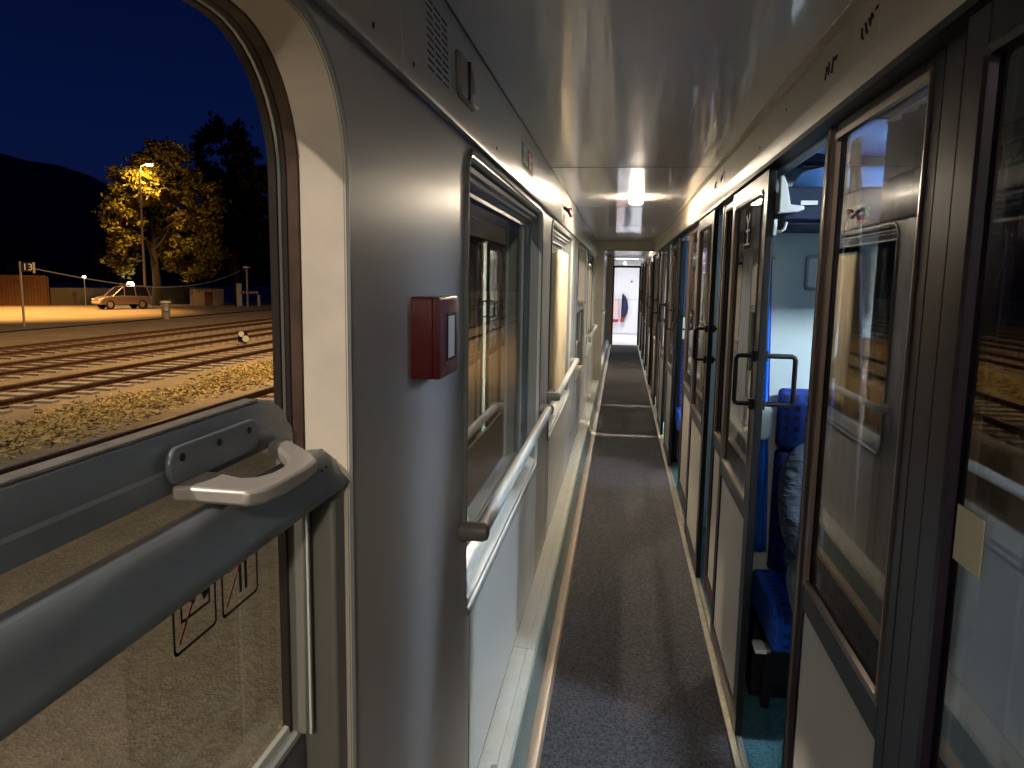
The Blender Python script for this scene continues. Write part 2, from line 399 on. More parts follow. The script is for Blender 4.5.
# drop windows: lowered sash, handle, guard bar, lower pane
def drop_window(w, root, near):
    y0, y1 = w[0] + .02, w[1] - .028
    # lowered sash top rail (rounded at its far end)
    def rail_prof(y, k=1.):
        return [(-.448, y, 1.376), (-.448, y, 1.398), (-.452, y, 1.401), (-.452, y, 1.424), (-.456, y, 1.436), (-.476, y, 1.438), (-.480, y, 1.430), (-.480, y, 1.376)]
    loops = [rail_prof(y0)]
    for t, dz in ((0, 0), (.03, -.003), (.055, -.012), (.075, -.028), (.086, -.05)):
        y = y1 - .10 + t
        loops.append([(x, y, min(z, 1.438 + dz)) if z > 1.39 else (x, y, min(z, 1.436 + dz)) for x, _, z in rail_prof(y)])
    sash = MB().loft(loops, True, True).build('lowered_sash', 'sash', root)
    # worn lighter top edge
    MB().box(-.478, -.459, y0, y1 - .09, 1.437, 1.4405).build('sash_edge', 'sash_top', sash, bevel=.001)
    sp = rr_top(y0 + .005, y1 - .02, .962, 1.38, .01, .01)
    MB().prism([(-.463, y, z) for y, z in sp], (-.004, 0, 0)).build('sash_pane', 'pane_low', sash, smooth=0)
    box(-.470, -.452, y1 - .022, y1 - .002, .96, 1.38).build('sash_stile', 'bead', sash, bevel=.002)
    box(-.452, -.449, y1 - .017, y1 - .011, .97, 1.37).build('stile_strip', 'bead_light', sash)
    # handle on the sash: back plate, loop with a forward bow
    hy = y1 - .315
    hp = rr_top(hy, hy + .19, 1.384, 1.424, .018, .018, 6)
    h = MB().loft([[(-.448, y, z) for y, z in hp], [(-.4415, y, z) for y, z in hp]], True, True).build('handle_plate', 'sash', root, bevel=.002)
    for sy in (.022, .095, .165):
        MB().cyl((-.4415, hy + sy, 1.412), (1, 0, 0), .0042, .0012, 10).build('screw', 'black', h)
    # flat bow: rounded trapezium ring reaching into the corridor
    q = hy - .687
    outer = [(x, y + q) for x, y in ((-.444, .69), (-.43, .692), (-.362, .688), (-.349, .702), (-.344, .74), (-.343, .79), (-.347, .832), (-.366, .862), (-.43, .932), (-.444, .95))]
    inner = [(x, y + q) for x, y in ((-.444, .757), (-.425, .752), (-.394, .738), (-.379, .745), (-.371, .765), (-.371, .79), (-.375, .81), (-.386, .835), (-.424, .884), (-.444, .905))]
    zt, zb = 1.386, 1.369
    b = MB(); n = len(outer)
    vs = [(x, y, zt) for x, y in outer] + [(x, y, zt) for x, y in inner] + [(x, y, zb) for x, y in outer] + [(x, y, zb) for x, y in inner]
    fs = []
    for i in range(n - 1):
        fs += [(i, i + 1, n + i + 1, n + i), (2 * n + i, 3 * n + i, 3 * n + i + 1, 2 * n + i + 1), (i, 2 * n + i, 2 * n + i + 1, i + 1), (n + i, n + i + 1, 3 * n + i + 1, 3 * n + i)]
    fs += [(0, n, 3 * n, 2 * n), (n - 1, 3 * n - 1, 4 * n - 1, 2 * n - 1)]
    b.add(vs, fs).build('handle_bow', 'handle', h, bevel=.004, smooth=50)
    # guard bar across the opening, faceted, with star screws at its far end
    gp = [(-.425, 1.360), (-.400, 1.364), (-.392, 1.358), (-.386, 1.340), (-.384, 1.326), (-.379, 1.318), (-.379, 1.306), (-.384, 1.300), (-.425, 1.300)]
    g = MB().loft([[(x, y, z) for x, z in gp] for y in (w[0] + .004, w[1] - .055)] + [[(x + (-.012 if z > 1.31 else 0), w[1] - .004, min(z, 1.335)) for x, z in gp]], True, True).build('guard_bar', 'sash', root)
    for dy, dz in ((0, 0), (.008, .007), (-.008, .006), (.007, -.006), (-.007, -.007)):
        MB().cyl((-.3872, w[1] - .082 + dy, 1.336 + dz), (1, 0, 0), .0018, .0016, 6).build('screw_hole', 'black', g)
    # lower guide posts beside the pane and sill rail
    box(-.448, -.415, w[1] - .085, w[1] - .062, .955, 1.30).build('guide_post', 'post_grey', root, bevel=.004)
    box(-.4485, -.438, w[1] - .094, w[1] - .0855, .955, 1.30).build('guide_gap', 'rubber', root)
    box(-.414, -.411, w[1] - .083, w[1] - .078, .957, 1.30).build('guide_strip', 'bead_light', root)
    box(-.447, -.42, w[1] - .058, w[1] - .046, .955, 1.30).build('guide_gap', 'rubber', root)
    box(-.440, -.388, w[1] - .044, w[1] - .001, .707, 1.30).build('side_post', 'post_grey', root, bevel=.006)
    box(-.462, -.44, w[0] + .004, w[1] - .004, w[2] + .002, .945).build('infill_panel', 'sash', root, bevel=.003)
    sp = [(-.432, .946), (-.430, .958), (-.434, .962), (-.438, .962), (-.440, .972), (-.446, .974), (-.450, .965), (-.450, .946)]
    MB().prism([(x, w[0] + .02, z) for x, z in sp], (0, w[1] - w[0] - .07, 0)).build('bottom_rail', 'bead_light', root)
drop_window(W[0], win_roots[0], True)
drop_window(W[3], win_roots[3], False)

# pictogram stickers on the lowered pane
def strip(mb, pts, wd, x=-.4585, th=.0006, closed=False):
    n = len(pts)
    for i in range(n if closed else n - 1):
        a = Vector(pts[i]); b = Vector(pts[(i + 1) % n]); d = (b - a).normalized(); nn = Vector((-d.y, d.x)) * wd / 2
        a2 = a - d * wd * .4; b2 = b + d * wd * .4
        mb.prism([(x, *(a2 + nn)), (x, *(b2 + nn)), (x, *(b2 - nn)), (x, *(a2 - nn))], (th, 0, 0))
def picto(y0, y1, z0, z1, fig, label):
    t = thing('warning_sticker', label, 'sticker', (-.4585, (y0 + y1) / 2, z0), group='warning stickers on the lowered pane')
    m = MB(); strip(m, rr(y0, y1, z0, z1, .006, 3), .0034, closed=True); m.build('border', 'sticker_line', t, smooth=0)
    m = MB()
    for a in fig: strip(m, [(y0 + u * (y1 - y0), z0 + v * (z1 - z0)) for u, v in a[0]], a[1])
    m.build('figure', 'sticker_line', t, smooth=0)
    m = MB(); strip(m, [(y0 + .1 * (y1 - y0), z0 + .12 * (z1 - z0)), (y0 + .78 * (y1 - y0), z0 + .92 * (z1 - z0))], .0035, x=-.4578); m.build('slash', 'sticker_red', t, smooth=0)
picto(.706, .790, 1.193, 1.285, [([(.18, .55), (.18, .35), (.85, .35), (.85, .62)], .003), ([(.45, .55), (.62, .75), (.75, .5)], .012), ([(.5, .85), (.72, .62)], .01), ([(.7, .75), (.9, .8)], .004)], 'square warning sticker with a bottle figure and red slash, further from the window post')
picto(.806, .893, 1.191, 1.285, [([(.52, .85), (.50, .6), (.50, .18)], .006), ([(.50, .6), (.66, .55), (.66, .18)], .006), ([(.45, .8), (.62, .8)], .016), ([(.6, .7), (.85, .85)], .004), ([(.2, .55), (.42, .6)], .004)], 'square warning sticker with a leaning person and red slash, nearer the window post')

# upper panel along the window side
pp = [(XL, 1.948), (XL + .002, 1.93), (-.366, 1.928), (-.363, 1.936), (-.372, ZC), (-.42, ZC), (-.42, 1.95)]
segs = [YB, 1.253, 4.95, 7.9, 11.2, 15, YE]
for i in range(len(segs) - 1):
    MB().prism([(x, segs[i] + .0015, z) for x, z in pp], (0, segs[i + 1] - segs[i] - .003, 0)).build('trim_%d' % (31 + i), 'panel', kind='structure')
box(-.44, -.386, YB, YE, 1.98, 2.16).build('trim_40', 'dark_gap', kind='structure', smooth=0)

# duct cover along the floor on the window side
dy = [YB, -.1, 2.86, 5.2, 7.6, 10.1, 11.2, 14.2, YE]
for i in range(len(dy) - 1):
    a, b = dy[i] + .002, dy[i + 1] - .002
    dp = [(XL, .0), (XL, .128), (XL + .006, .132), (XL + .055, .128), (XL + .058, .125), (XL + .061, .128), (XL + .090, .127), (-.2885, .122), (-.286, .114), (-.284, .0)]
    MB().prism([(x, a, z) for x, z in dp], (0, b - a, 0)).build('trim_%d' % (50 + i), 'duct', kind='structure')
box(XL - .001, XL + .0045, YB, 11.2, .1275, .1325).build('trim_63', 'post_grey', kind='structure', smooth=0)
sp = [(-.286, .108), (-.280, .104), (-.262, .03), (-.250, .012), (-.250, 0), (-.288, 0)]
MB().prism([(x, YB, z) for x, z in sp], (0, YE - YB, 0)).build('trim_60', 'duct_side', kind='structure')
cp = [(-.262, 0), (-.258, .022), (-.250, .026), (-.222, .022), (-.214, .012), (-.212, 0)]
MB().prism([(x, YB, z) for x, z in cp], (0, YE - YB, 0)).build('baseboard_left', 'curb', kind='structure')
k = 0
for y in (2.05, 2.17, 2.82, 2.90, 5.16, 5.24):
    m = MB().cyl((XL + .02, y, .129), (0, 0, 1), .005, .003, 10).build('screw', 'steel')
    tag(m, ['round screw on the duct cover, %s' % s for s in ('nearest the camera', 'second from the camera', 'just before the first cover joint', 'just past the first cover joint', 'just before the second cover joint', 'just past the second cover joint')][k], 'screw', 'screws along the duct cover'); k += 1
m = MB().cyl((XL + .052, 2.10, .1285), (0, 0, 1), .011, .002, 14).build('cover_plug', 'bead')
tag(m, 'round grey plug in the top of the duct cover, nearest the camera', 'plug')

# floor, ceiling
box(-.55, .43, YB, YE, -.06, .004).build('floor', 'carpet', kind='structure', smooth=0)
box(.43, 2.36, YB, YE, -.06, -.002).build('floor_compartments', 'lino', kind='structure', smooth=0)
box(.428, .452, YB, YE, -.01, .014).build('trim_61', 'sill', kind='structure', bevel=.003)
box(.456, .476, YB, YE, -.01, .010).build('trim_62', 'sill', kind='structure', bevel=.003)
box(-.40, .47, YB, YE, ZC, ZC + .015).build('ceiling', 'ceil', kind='structure', smooth=0)
for i, y in enumerate((-.27, 3.89, 5.97, 8.05, 10.13, 13.2, 15.2, 17.2)):
    box(-.372, .452, y - .005, y + .005, ZC - .0012, ZC + .001).build('trim_%d' % (120 + i), 'joint', kind='structure', smooth=0)
box(-.45, 2.4, YB, YE, ZC + .016, ZC + .05).build('ceiling_backing', 'dark_gap', kind='structure', smooth=0)
# cream fascia above the doors
fp = [(.452, ZC), (.446, 2.035), (.446, 2.028), (.462, 1.986), (.52, 1.986), (.52, ZC)]
fs_ = [YB, 1.72, 4.25, 8.1, 12, 16, YE]
for i in range(len(fs_) - 1):
    MB().prism([(x, fs_[i] + .001, z) for x, z in fp], (0, fs_[i + 1] - fs_[i] - .002, 0)).build('trim_%d' % (70 + i), 'cream', kind='structure')
box(.425, .452, YB, YE, ZC - .004, ZC).build('trim_77', 'cream', kind='structure', bevel=.0015)

box(-.3735, -.3685, YB, 11.2, ZC - .0025, ZC + .001).build('trim_78', 'joint', kind='structure', smooth=0)
# portal half way along
m = MB(); m.box(XL - .01, -.262, 11.2, 11.32, 0, ZC); m.box(-.262, .47, 11.2, 11.32, 2.03, ZC)
m.build('trim_80', 'cream', kind='structure', bevel=.006)
box(-.262, .45, 11.21, 11.31, 2.018, 2.03).build('trim_81', 'frame', kind='structure')

# end of corridor, vestibule
m = MB(); m.box(-.50, -.20, YE, YE + .06, 0, 2.2); m.box(.44, 2.4, YE, YE + .06, 0, 2.2); m.box(-.20, .44, YE, YE + .06, 2.14, 2.2)
m.build('wall_bulkhead', 'cream', kind='structure', smooth=0)
m = MB(); m.box(-.225, -.185, YE - .02, YE + .08, 0, 1.95); m.box(.415, .45, YE - .02, YE + .08, 0, 1.95); m.box(-.185, .415, YE - .02, YE + .08, 1.90, 1.95)
m.build('trim_82', 'frame', kind='structure', bevel=.004)
box(-.20, .44, YE + .028, YE + .033, 1.95, 2.14).build('window_60', 'pane', kind='structure', smooth=0)
box(-.5, 2.4, YE, 23.1, -.06, .002).build('floor_vestibule', 'vest_white', kind='structure', smooth=0)
box(-.5, 2.4, YE + .06, 23.1, 2.2, 2.24).build('ceiling_vestibule', 'vest_white', kind='structure', smooth=0)
box(2.38, 2.42, YE, 23.1, 0, 2.2).build('wall_vestibule_right', 'vest_white', kind='structure', smooth=0)
box(-.5, -.47, YE + .06, 23.1, 0, 2.2).build('wall_vestibule_left', 'vest_white', kind='structure', smooth=0)
box(-.5, 2.4, 23.05, 23.1, 0, 2.2).build('wall_end', 'vest_white', kind='structure', smooth=0)
d = thing('door_40', kind='structure', loc=(.12, 23.03, 0))
box(-.28, .60, 23.02, 23.05, .01, 1.96).build('leaf', 'vest_white', d, bevel=.004)
m = MB(); m.box(-.31, -.28, 23.01, 23.05, 0, 1.99); m.box(.60, .63, 23.01, 23.05, 0, 1.99); m.box(-.31, .63, 23.01, 23.05, 1.96, 1.99)
m.build('door_frame', 'bead', d, bevel=.003)
box(-.2, .52, 23.012, 23.02, 1.02, 1.028).build('door_groove', 'bead', d)
MB().cyl((.29, 23.0, 1.56), (0, 1, 0), .028, .02, 12).build('peep_window', 'black', d)
l = thing('ceiling_lamp', 'white ceiling lamp in the bright vestibule at the corridor end', 'lamp', (.12, 21, 2.2))
box(-.2, .44, 20.7, 21.3, 2.17, 2.198).build('lamp_frame', 'white', l, bevel=.004)
box(-.17, .41, 20.73, 21.27, 2.165, 2.17).build('diffuser', 'e_vest', l)
# garment hanging in the vestibule
g = thing('hanging_coat', 'narrow navy coat with a red hem hanging before the white end door', 'coat', (.1, 22.9, .36))
loops = []
for z, hw, hd, cx in ((1.19, .015, .012, .04), (1.13, .05, .03, .07), (1.0, .085, .045, .10), (.8, .10, .05, .11), (.62, .09, .05, .10), (.5, .065, .045, .075)):
    loops.append([(cx + hw * math.cos(a), 22.9 + hd * math.sin(a), z) for a in [2 * PI * i / 12 for i in range(12)]])
MB().loft(loops, True, True).build('coat_body', 'navy_garment', g)
loops = [[(cx + hw * math.cos(a), 22.9 + .04 * math.sin(a), z) for a in [2 * PI * i / 12 for i in range(12)]] for z, hw, cx in ((.5, .062, .075), (.42, .06, .05), (.36, .05, .04))]
MB().loft(loops, True, True).build('hem', 'red_garment', g)
MB().tube([(.04, 22.9, 1.19), (.04, 22.93, 1.22), (.04, 23.02, 1.22)], .008, 6).build('hook', 'steel', g)
g = thing('hanging_bag', 'pale pink cloth bag with red base beside the navy coat', 'bag', (-.12, 22.92, .36))
loops = [[(-.165 + hw * math.cos(a), 22.93 + .05 * math.sin(a), z) for a in [2 * PI * i / 12 for i in range(12)]] for z, hw in ((1.02, .05), (.95, .10), (.7, .12), (.5, .11), (.44, .10))]
MB().loft(loops, True, True).build('bag_body', 'pink_garment', g)
loops = [[(-.155 + hw * math.cos(a), 22.93 + .05 * math.sin(a), z) for a in [2 * PI * i / 12 for i in range(12)]] for z, hw in ((.44, .09), (.38, .085), (.36, .06))]
MB().loft(loops, True, True).build('bag_base', 'red_garment', g)
MB().tube([(-.19, 22.95, 1.0), (-.165, 22.97, 1.14), (-.165, 23.02, 1.14)], .006, 6).build('strap', 'pink_garment', g)
# wall behind the camera
box(-.5, 2.4, YB - .04, YB, 0, 2.2).build('wall_back', 'wall', kind='structure', smooth=0)
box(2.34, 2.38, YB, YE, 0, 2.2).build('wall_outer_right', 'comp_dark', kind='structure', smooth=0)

# ------------------------------------------------------------------ compartment side: posts, fixed panes, sliding doors
def panel_frame(mb, x0, x1, y0, y1, z0, z1, st0, st1, rail_z):
    """frame with stiles (widths st0, st1) and horizontal rails [(z0,z1)]"""
    mb.box(x0, x1, y0, y0 + st0, z0, z1); mb.box(x0, x1, y1 - st1, y1, z0, z1)
    for a, b in rail_z: mb.box(x0 + .0008, x1 - .0008, y0 + st0 - .001, y1 - st1 + .001, a, b)
    return mb

def fixed_pane(y0, y1, n):
    r = thing('window_%d' % n, kind='structure', loc=(XF, y0, 0))
    fr = panel_frame(MB(), XF, XF + .032, y0, y1, .01, 1.986, .045, .05, [(.01, .10), (.775, .845), (1.945, 1.986)]).build('frame', 'frame', r, bevel=.003)
    # glazing bead: bronze edge strips round the glass
    o = rr(y0 + .045, y1 - .05, .845, 1.945, .008, 3)
    f = lambda i: rr(y0 + .045 + i, y1 - .05 - i, .845 + i, 1.945 - i, .008, 3)
    MB().loft(ring([(XF - .0005, -.004), (XF - .004, .0), (XF - .002, .012), (XF + .008, .014)], f)).build('glazing_bead', 'bronze', fr)
    box(XF + .010, XF + .014, y0 + .04, y1 - .045, .84, 1.95).build('pane', 'door_glass', r, smooth=0)
    box(XF + .006, XF + .022, y0 + .043, y1 - .048, .09, .78).build('lower_panel', 'door_panel', r)
    # jamb strip at the doorway end
    jp = [(XF - .006, y1 - .018), (XF - .008, y1 - .008), (XF - .006, y1 + .002), (XF + .04, y1 + .002), (XF + .04, y1 - .018)]
    MB().prism([(x, y, .012) for x, y in jp], (0, 0, 1.97)).build('jamb_strip', 'bronze', r)
    box(XF + .002, XF + .045, y1 + .002, y1 + .055, .012, 1.984).build('jamb', 'black', r, bevel=.003)
    return r

def post(y0, y1, n):
    r = thing('trim_%d' % n, kind='structure', loc=(XF, y0, 0))
    w = (y1 - y0)
    a = y0 + w * .30; b = y0 + w * .55; c = y0 + w * .78
    MB().box(XF + .012, XF + .05, y0, a - .002, .01, 1.986).build('deep_strip', 'black', r, bevel=.003)
    MB().box(XF - .002, XF + .05, a, b - .002, .01, 1.986).build('inner_strip', 'frame', r, bevel=.006)
    mid = MB().box(XF - .004, XF + .05, b + .001, c - .001, .01, 1.986).build('middle_strip', 'frame', r, bevel=.002)
    MB().box(XF - .004, XF + .05, c + .002, y1, .01, 1.986).build('outer_strip', 'frame', r, bevel=.004)
    if y0 < 3:
        for z in (1.93, 1.62, 1.30, 1.02, .72, .4):
            MB().cyl((XF - .004, b + .02, z), (-1, 0, 0), .004, .0016, 8).build('rivet', 'steel', mid)
            MB().cyl((XF - .004, c - .014, z - .012), (-1, 0, 0), .004, .0016, 8).build('rivet', 'steel', mid)
    return r

def sliding_door(lead, n, near=True, handle=True):
    L = .78; y0, y1 = lead, lead + L; x0, x1 = XD, XD + .024
    r = thing('door_%d' % n, kind='structure', loc=(XD, lead, 0))
    fr = panel_frame(MB(), x0, x1, y0, y1, .016, 1.958, .085, .07, [(.016, .10), (.775, .84), (1.90, 1.958)]).build('leaf_frame', 'frame', r, bevel=.003)
    f = lambda i: rr(y0 + .085 + i, y1 - .07 - i, .84 + i, 1.90 - i, .012, 3)
    MB().loft(ring([(x0 - .0005, -.005), (x0 - .004, -.001), (x0 - .002, .010), (x0 + .01, .012)], f)).build('glazing_bead', 'bronze' if lead > 1 else 'frame', fr)  # leaves by the camera get a darker bead: missing light put into colour
    box(x0 + .010, x0 + .014, y0 + .08, y1 - .065, .835, 1.905).build('pane', 'door_glass', r, smooth=0)
    box(x0 + .006, x0 + .022, y0 + .083, y1 - .068, .09, .78).build('lower_panel', 'door_panel', r)
    box(x0 - .001, x1 - .001, y0 - .005, y0, .02, 1.955).build('rubber_edge', 'black', r, bevel=.003)
    if handle:
        hy = y0 + .045; z0, z1 = 1.195, 1.357
        for xa, s, rod in ((x0, -1, .0075), (x1, 1, .0085)):
            dx = .062 if s < 0 else .105
            pts = []
            for (px, pz) in ((0, z1), (dx - .012, z1), (dx - .004, z1 - .004), (dx, z1 - .012), (dx, z0 + .012), (dx - .004, z0 + .004), (dx - .012, z0), (0, z0)):
                pts.append((xa + s * px, hy, pz))
            h = MB().tube(pts, rod, 8).build('handle', 'black', r)
            for zz in (z0, z1):
                MB().box(xa + (s * .014 if s < 0 else 0), xa + (0 if s < 0 else s * .014), hy - .014, hy + .014, zz - .018, zz + .018).build('handle_foot', 'black', h, bevel=.002)
    return r

OPEN = {-2: .12, -1: .23, 0: .50, 1: .03, 2: .62, 3: .05, 4: .04, 5: .05, 6: .04, 7: .05, 8: .04}
for k in range(-2, 9):
    J = J0 + P * k
    post(max(J + .90, YB + .02) - P, J + 1.24 - P, 90 + k + 2) if J + .9 - P > YB else None
    if J + 1.24 - P > YB: fixed_pane(J + 1.25 - P, J - .01, 20 + k + 2)
    sliding_door(J + .08 + OPEN[k], k + 3)
post(J0 + P * 8 + .9, YE - .02, 106)
# head track above the leaves
tp = [(.452, 1.986), (.452, 1.972), (.484, 1.966), (.52, 1.966), (.52, 1.986)]
MB().prism([(x, YB, z) for x, z in tp], (0, YE - YB, 0)).build('trim_107', 'black', kind='structure')
box(.490, .520, YB, YE, 1.9585, 1.9655).build('trim_109', 'bead', kind='structure', smooth=0)  # pale strip paints in compartment light on the underside of the track
# inner wall above the doors in the compartments
box(.521, .535, YB, YE, 1.967, 2.15).build('trim_108', 'comp_wall', kind='structure', smooth=0)

# partitions between compartments
for k in range(-2, 9):
    y = J0 + P * k + 1.07
    lit = k in (0, 1, 2)
    if y > YB: box(XF + .052, 2.34, y - .02, y + .02, -.01, 2.16).build('wall_partition_%d' % (k + 3), 'comp_wall', kind='structure', smooth=0)

# ------------------------------------------------------------------ things in the corridor
# red alarm box
t = thing('alarm_box', 'dark red square alarm box with a small window on the grey wall', 'alarm box', (XL, 1.447, 1.41))
bo = rr(1.369, 1.525, 1.410, 1.563, .006, 3); bi = rr(1.373, 1.521, 1.414, 1.559, .005, 3)
MB().loft([[(XL, y, z) for y, z in bo], [(-.3445, y, z) for y, z in bo], [(-.3435, y, z) for y, z in bi], [(-.3425, y, z) for y, z in bi], [(-.3415, y, z) for y, z in bo], [(-.331, y, z) for y, z in bo], [(-.328, y, z) for y, z in bi]], True, True).build('box_body', 'red', t)
bw = rr(1.420, 1.495, 1.440, 1.532, .003, 2)
MB().loft([[(-.3278, y, z) for y, z in bw], [(-.3258, y, z) for y, z in bw]], True, True).build('window_rim', 'black', t)
MB().box(-.3258, -.3248, 1.425, 1.475, 1.446, 1.526).build('box_window', 'white', t)

# grab rails under the fixed windows
def grab_rail(y0, y1, label):
    t = thing('grab_rail', label, 'handrail', (XL, (y0 + y1) / 2, .965), group='grab rails along the windows')
    MB().tube([(-.330, y0 + .01, .968), (-.330, y1 - .01, .968)], .019, 12).build('rail', 'rail_tube', t)
    for y in (y0, y1):
        l = []
        for x, r in ((XL + .001, .018), (XL + .003, .021), (-.345, .0205), (-.320, .0205), (-.311, .017), (-.307, .008)):
            l.append([(x, yy, zz) for yy, zz in rr(y - r * 1.1, y + r * 1.1, .968 - r * 1.15, .968 + r * 1.15, r, 4)])
        MB().loft(l, True, True).build('bracket', 'rail_end' if y0 < 3 else 'rail_tube', t)
labs = ['long pale grab rail with grey end brackets below the first fixed window', 'pale grab rail below the second fixed window, past the first one', 'pale grab rail beyond the openable window, before the portal', 'pale grab rail just past the cream portal', 'pale grab rail last before the bright vestibule']
for (w, lb) in zip([w for w in W if w[6] == 'fixed'], labs): grab_rail(w[0] - .06, w[1] + .02, lb)

# curtain sheets
def curtain(name, mname, label, cat, x, f0, f1, z0, z1, waves, amp, group=None, th=.002, nz=14, axis='y', fixed=0):
    ns = max(int(waves * 10), 16); vs = []; fs = []
    for j in range(nz + 1):
        z = z0 + (z1 - z0) * j / nz; u = (z - z0) / (z1 - z0)
        a, b = f0(u), f1(u)
        for i in range(ns + 1):
            s = i / ns
            q = amp * math.sin(2 * PI * waves * s + .5 * math.sin(3 * u + waves)) * (1 + .3 * math.sin(7 * s + 2 * u))
            d = a + (b - a) * s
            vs.append((x + q, d, z) if axis == 'y' else (d, fixed + q, z))
    for j in range(nz):
        for i in range(ns):
            k = j * (ns + 1) + i
            fs.append((k, k + 1, k + ns + 2, k + ns + 1))
    c = (x, (f0(1) + f1(1)) / 2, z0) if axis == 'y' else ((f0(1) + f1(1)) / 2, fixed, z0)
    t = thing(name, label, cat, c, group=group)
    o = MB().add(vs, fs).build('cloth', mname, t, smooth=180)
    m = o.modifiers.new('solid', 'SOLIDIFY'); m.thickness = th
    r = MB()
    if axis == 'y': r.tube([(x, f0(1) - .01, z1 + .008), (x, f1(1) + .01, z1 + .008)], .007, 8)
    else: r.tube([(f0(1) - .01, fixed, z1 + .008), (f1(1) + .01, fixed, z1 + .008)], .007, 8)
    r.build('curtain_rod', 'steel', t)
    return t
C_ = lambda v: (lambda u: v)
curtain('window_curtain', 'cream_curtain', 'cream pleated curtain, also standing in for a reflection, across the far half of the second fixed window', 'curtain', -.418, C_(4.95), C_(5.82), .80, 1.78, 9, .012, 'cream corridor curtains')  # curtain also stands in for the bright end reflected in this pane
curtain('window_curtain', 'cream_curtain', 'cream pleated curtain over the window just before the portal', 'curtain', -.418, C_(8.80), C_(10.36), .80, 1.78, 15, .012, 'cream corridor curtains')
curtain('window_curtain', 'cream_curtain', 'cream pleated curtain over the last window before the vestibule', 'curtain', -.418, C_(14.4), C_(15.7), .80, 1.78, 12, .012, 'cream corridor curtains')

# ventilation slots in the upper panel
t = thing('air_vent', 'grey vent of short slanted slots in the upper panel', 'vent', (-.366, 1.49, 1.98))
def xp(z): return -.363 - (z - 1.936) * .009 / .214
MB().prism([(xp(1.972) - .001, 1.405, 1.972), (xp(1.972) + .0008, 1.405, 1.972), (xp(2.115) + .0008, 1.405, 2.115), (xp(2.115) - .001, 1.405, 2.115)], (0, .185, 0)).build('backing', 'panel', t)
m = MB()
for r in range(10):
    for c in range(3):
        z = 1.980 + r * .0135; y = 1.415 + c * .060 + (r % 2) * .004
        m.prism([(xp(z) + .0006, y, z), (xp(z) + .0014, y, z), (xp(z) + .0014, y, z + .0035), (xp(z) + .0006, y, z + .0035)], (0, .048, 0))
m.build('slots', 'dark_gap', t, smooth=0)
# latch
t = thing('panel_latch', 'beige flush latch with a metal thumb lever in the upper panel', 'latch', (-.366, 1.77, 1.99))
lp = rr(1.655, 1.865, 1.988, 2.085, .03, 6)
MB().loft([[(xp(z) - .001, y, z) for y, z in lp], [(xp(z) + .003, y, z) for y, z in lp], [(xp(z) + .004, y + (1.76 - y) * .05, z + (2.035 - z) * .05) for y, z in lp]], True, True).build('latch_plate', 'latch_back', t)
lq = rr(1.66, 1.745, 1.993, 2.08, .02, 5)
MB().loft([[(xp(z) + .004, y, z) for y, z in lq], [(xp(z) + .011, y, z) for y, z in lq]], True, True).build('latch_cover', 'latch', t, bevel=.002)
MB().box(-.364, -.354, 1.757, 1.768, 2.0, 2.08).build('latch_bar', 'black', t, bevel=.001)
ll = rr(1.775, 1.850, 1.992, 2.018, .01, 4)
MB().loft([[(-.362, y, z) for y, z in ll], [(-.350, y, z) for y, z in ll]], True, True).build('thumb_lever', 'steel', t, bevel=.003)
# emergency sign plate: green half with a white running-man mark, red half with a white handle mark
t = thing('safety_sign', 'small framed sign, green half and red half, on the upper panel', 'sign', (-.366, 2.9, 2.0))
def plate(parent, name, m, y0, y1, z0, z1, h, th=.001):
    MB().prism([(xp(z0) + h, y0, z0), (xp(z0) + h + th, y0, z0), (xp(z1) + h + th, y0, z1), (xp(z1) + h, y0, z1)], (0, y1 - y0, 0)).build(name, m, parent, smooth=0)
plate(t, 'plate', 'sign_white', 2.75, 3.09, 1.993, 2.092, .0004)
plate(t, 'green_half', 'sign_green', 2.765, 2.905, 2.0, 2.085, .0016)
plate(t, 'red_half', 'sign_red', 2.925, 3.075, 2.0, 2.085, .0016)
for y0, y1, z0, z1 in ((2.80, 2.865, 2.055, 2.075), (2.78, 2.83, 2.012, 2.028), (2.845, 2.89, 2.012, 2.028), (2.82, 2.85, 2.03, 2.055), (2.95, 2.985, 2.015, 2.07), (2.985, 3.045, 2.045, 2.06)):
    MB().prism([(xp(z0) + .0028, y0, z0), (xp(z0) + .0034, y0, z0), (xp(z1) + .0034, y0, z1), (xp(z1) + .0028, y0, z1)], (0, y1 - y0, 0)).build('sign_mark', 'sign_white', t, smooth=0)
# emergency brake: red bow handle, red label, green arrow sign
t = thing('emergency_brake', 'red emergency brake handle with a red label on the upper panel', 'brake handle', (-.366, 4.78, 1.95))
MB().tube([(-.366, 4.90, 2.03), (-.335, 4.89, 2.035), (-.325, 4.83, 2.0), (-.325, 4.77, 1.985), (-.335, 4.71, 2.01), (-.366, 4.70, 2.03)], .011, 8).build('brake_bow', 'red', t)
plate(t, 'brake_plate', 'sign_white', 4.68, 4.92, 2.0, 2.06, .0006)
plate(t, 'red_label', 'sign_red', 4.68, 4.76, 1.945, 1.995, .0006)
t = thing('exit_sign', 'small green and white arrow sign beside the brake handle', 'sign', (-.366, 4.6, 1.96))
plate(t, 'plate', 'sign_green', 4.57, 4.65, 1.965, 2.045, .0006)
for y0, y1, z0, z1 in ((4.58, 4.605, 1.975, 1.995), (4.58, 4.605, 2.012, 2.032), (4.617, 4.638, 1.995, 2.018)):
    MB().prism([(xp(z0) + .0016, y0, z0), (xp(z0) + .0024, y0, z0), (xp(z1) + .0024, y0, z1), (xp(z1) + .0016, y0, z1)], (0, y1 - y0, 0)).build('arrow_mark', 'sign_white', t, smooth=0)
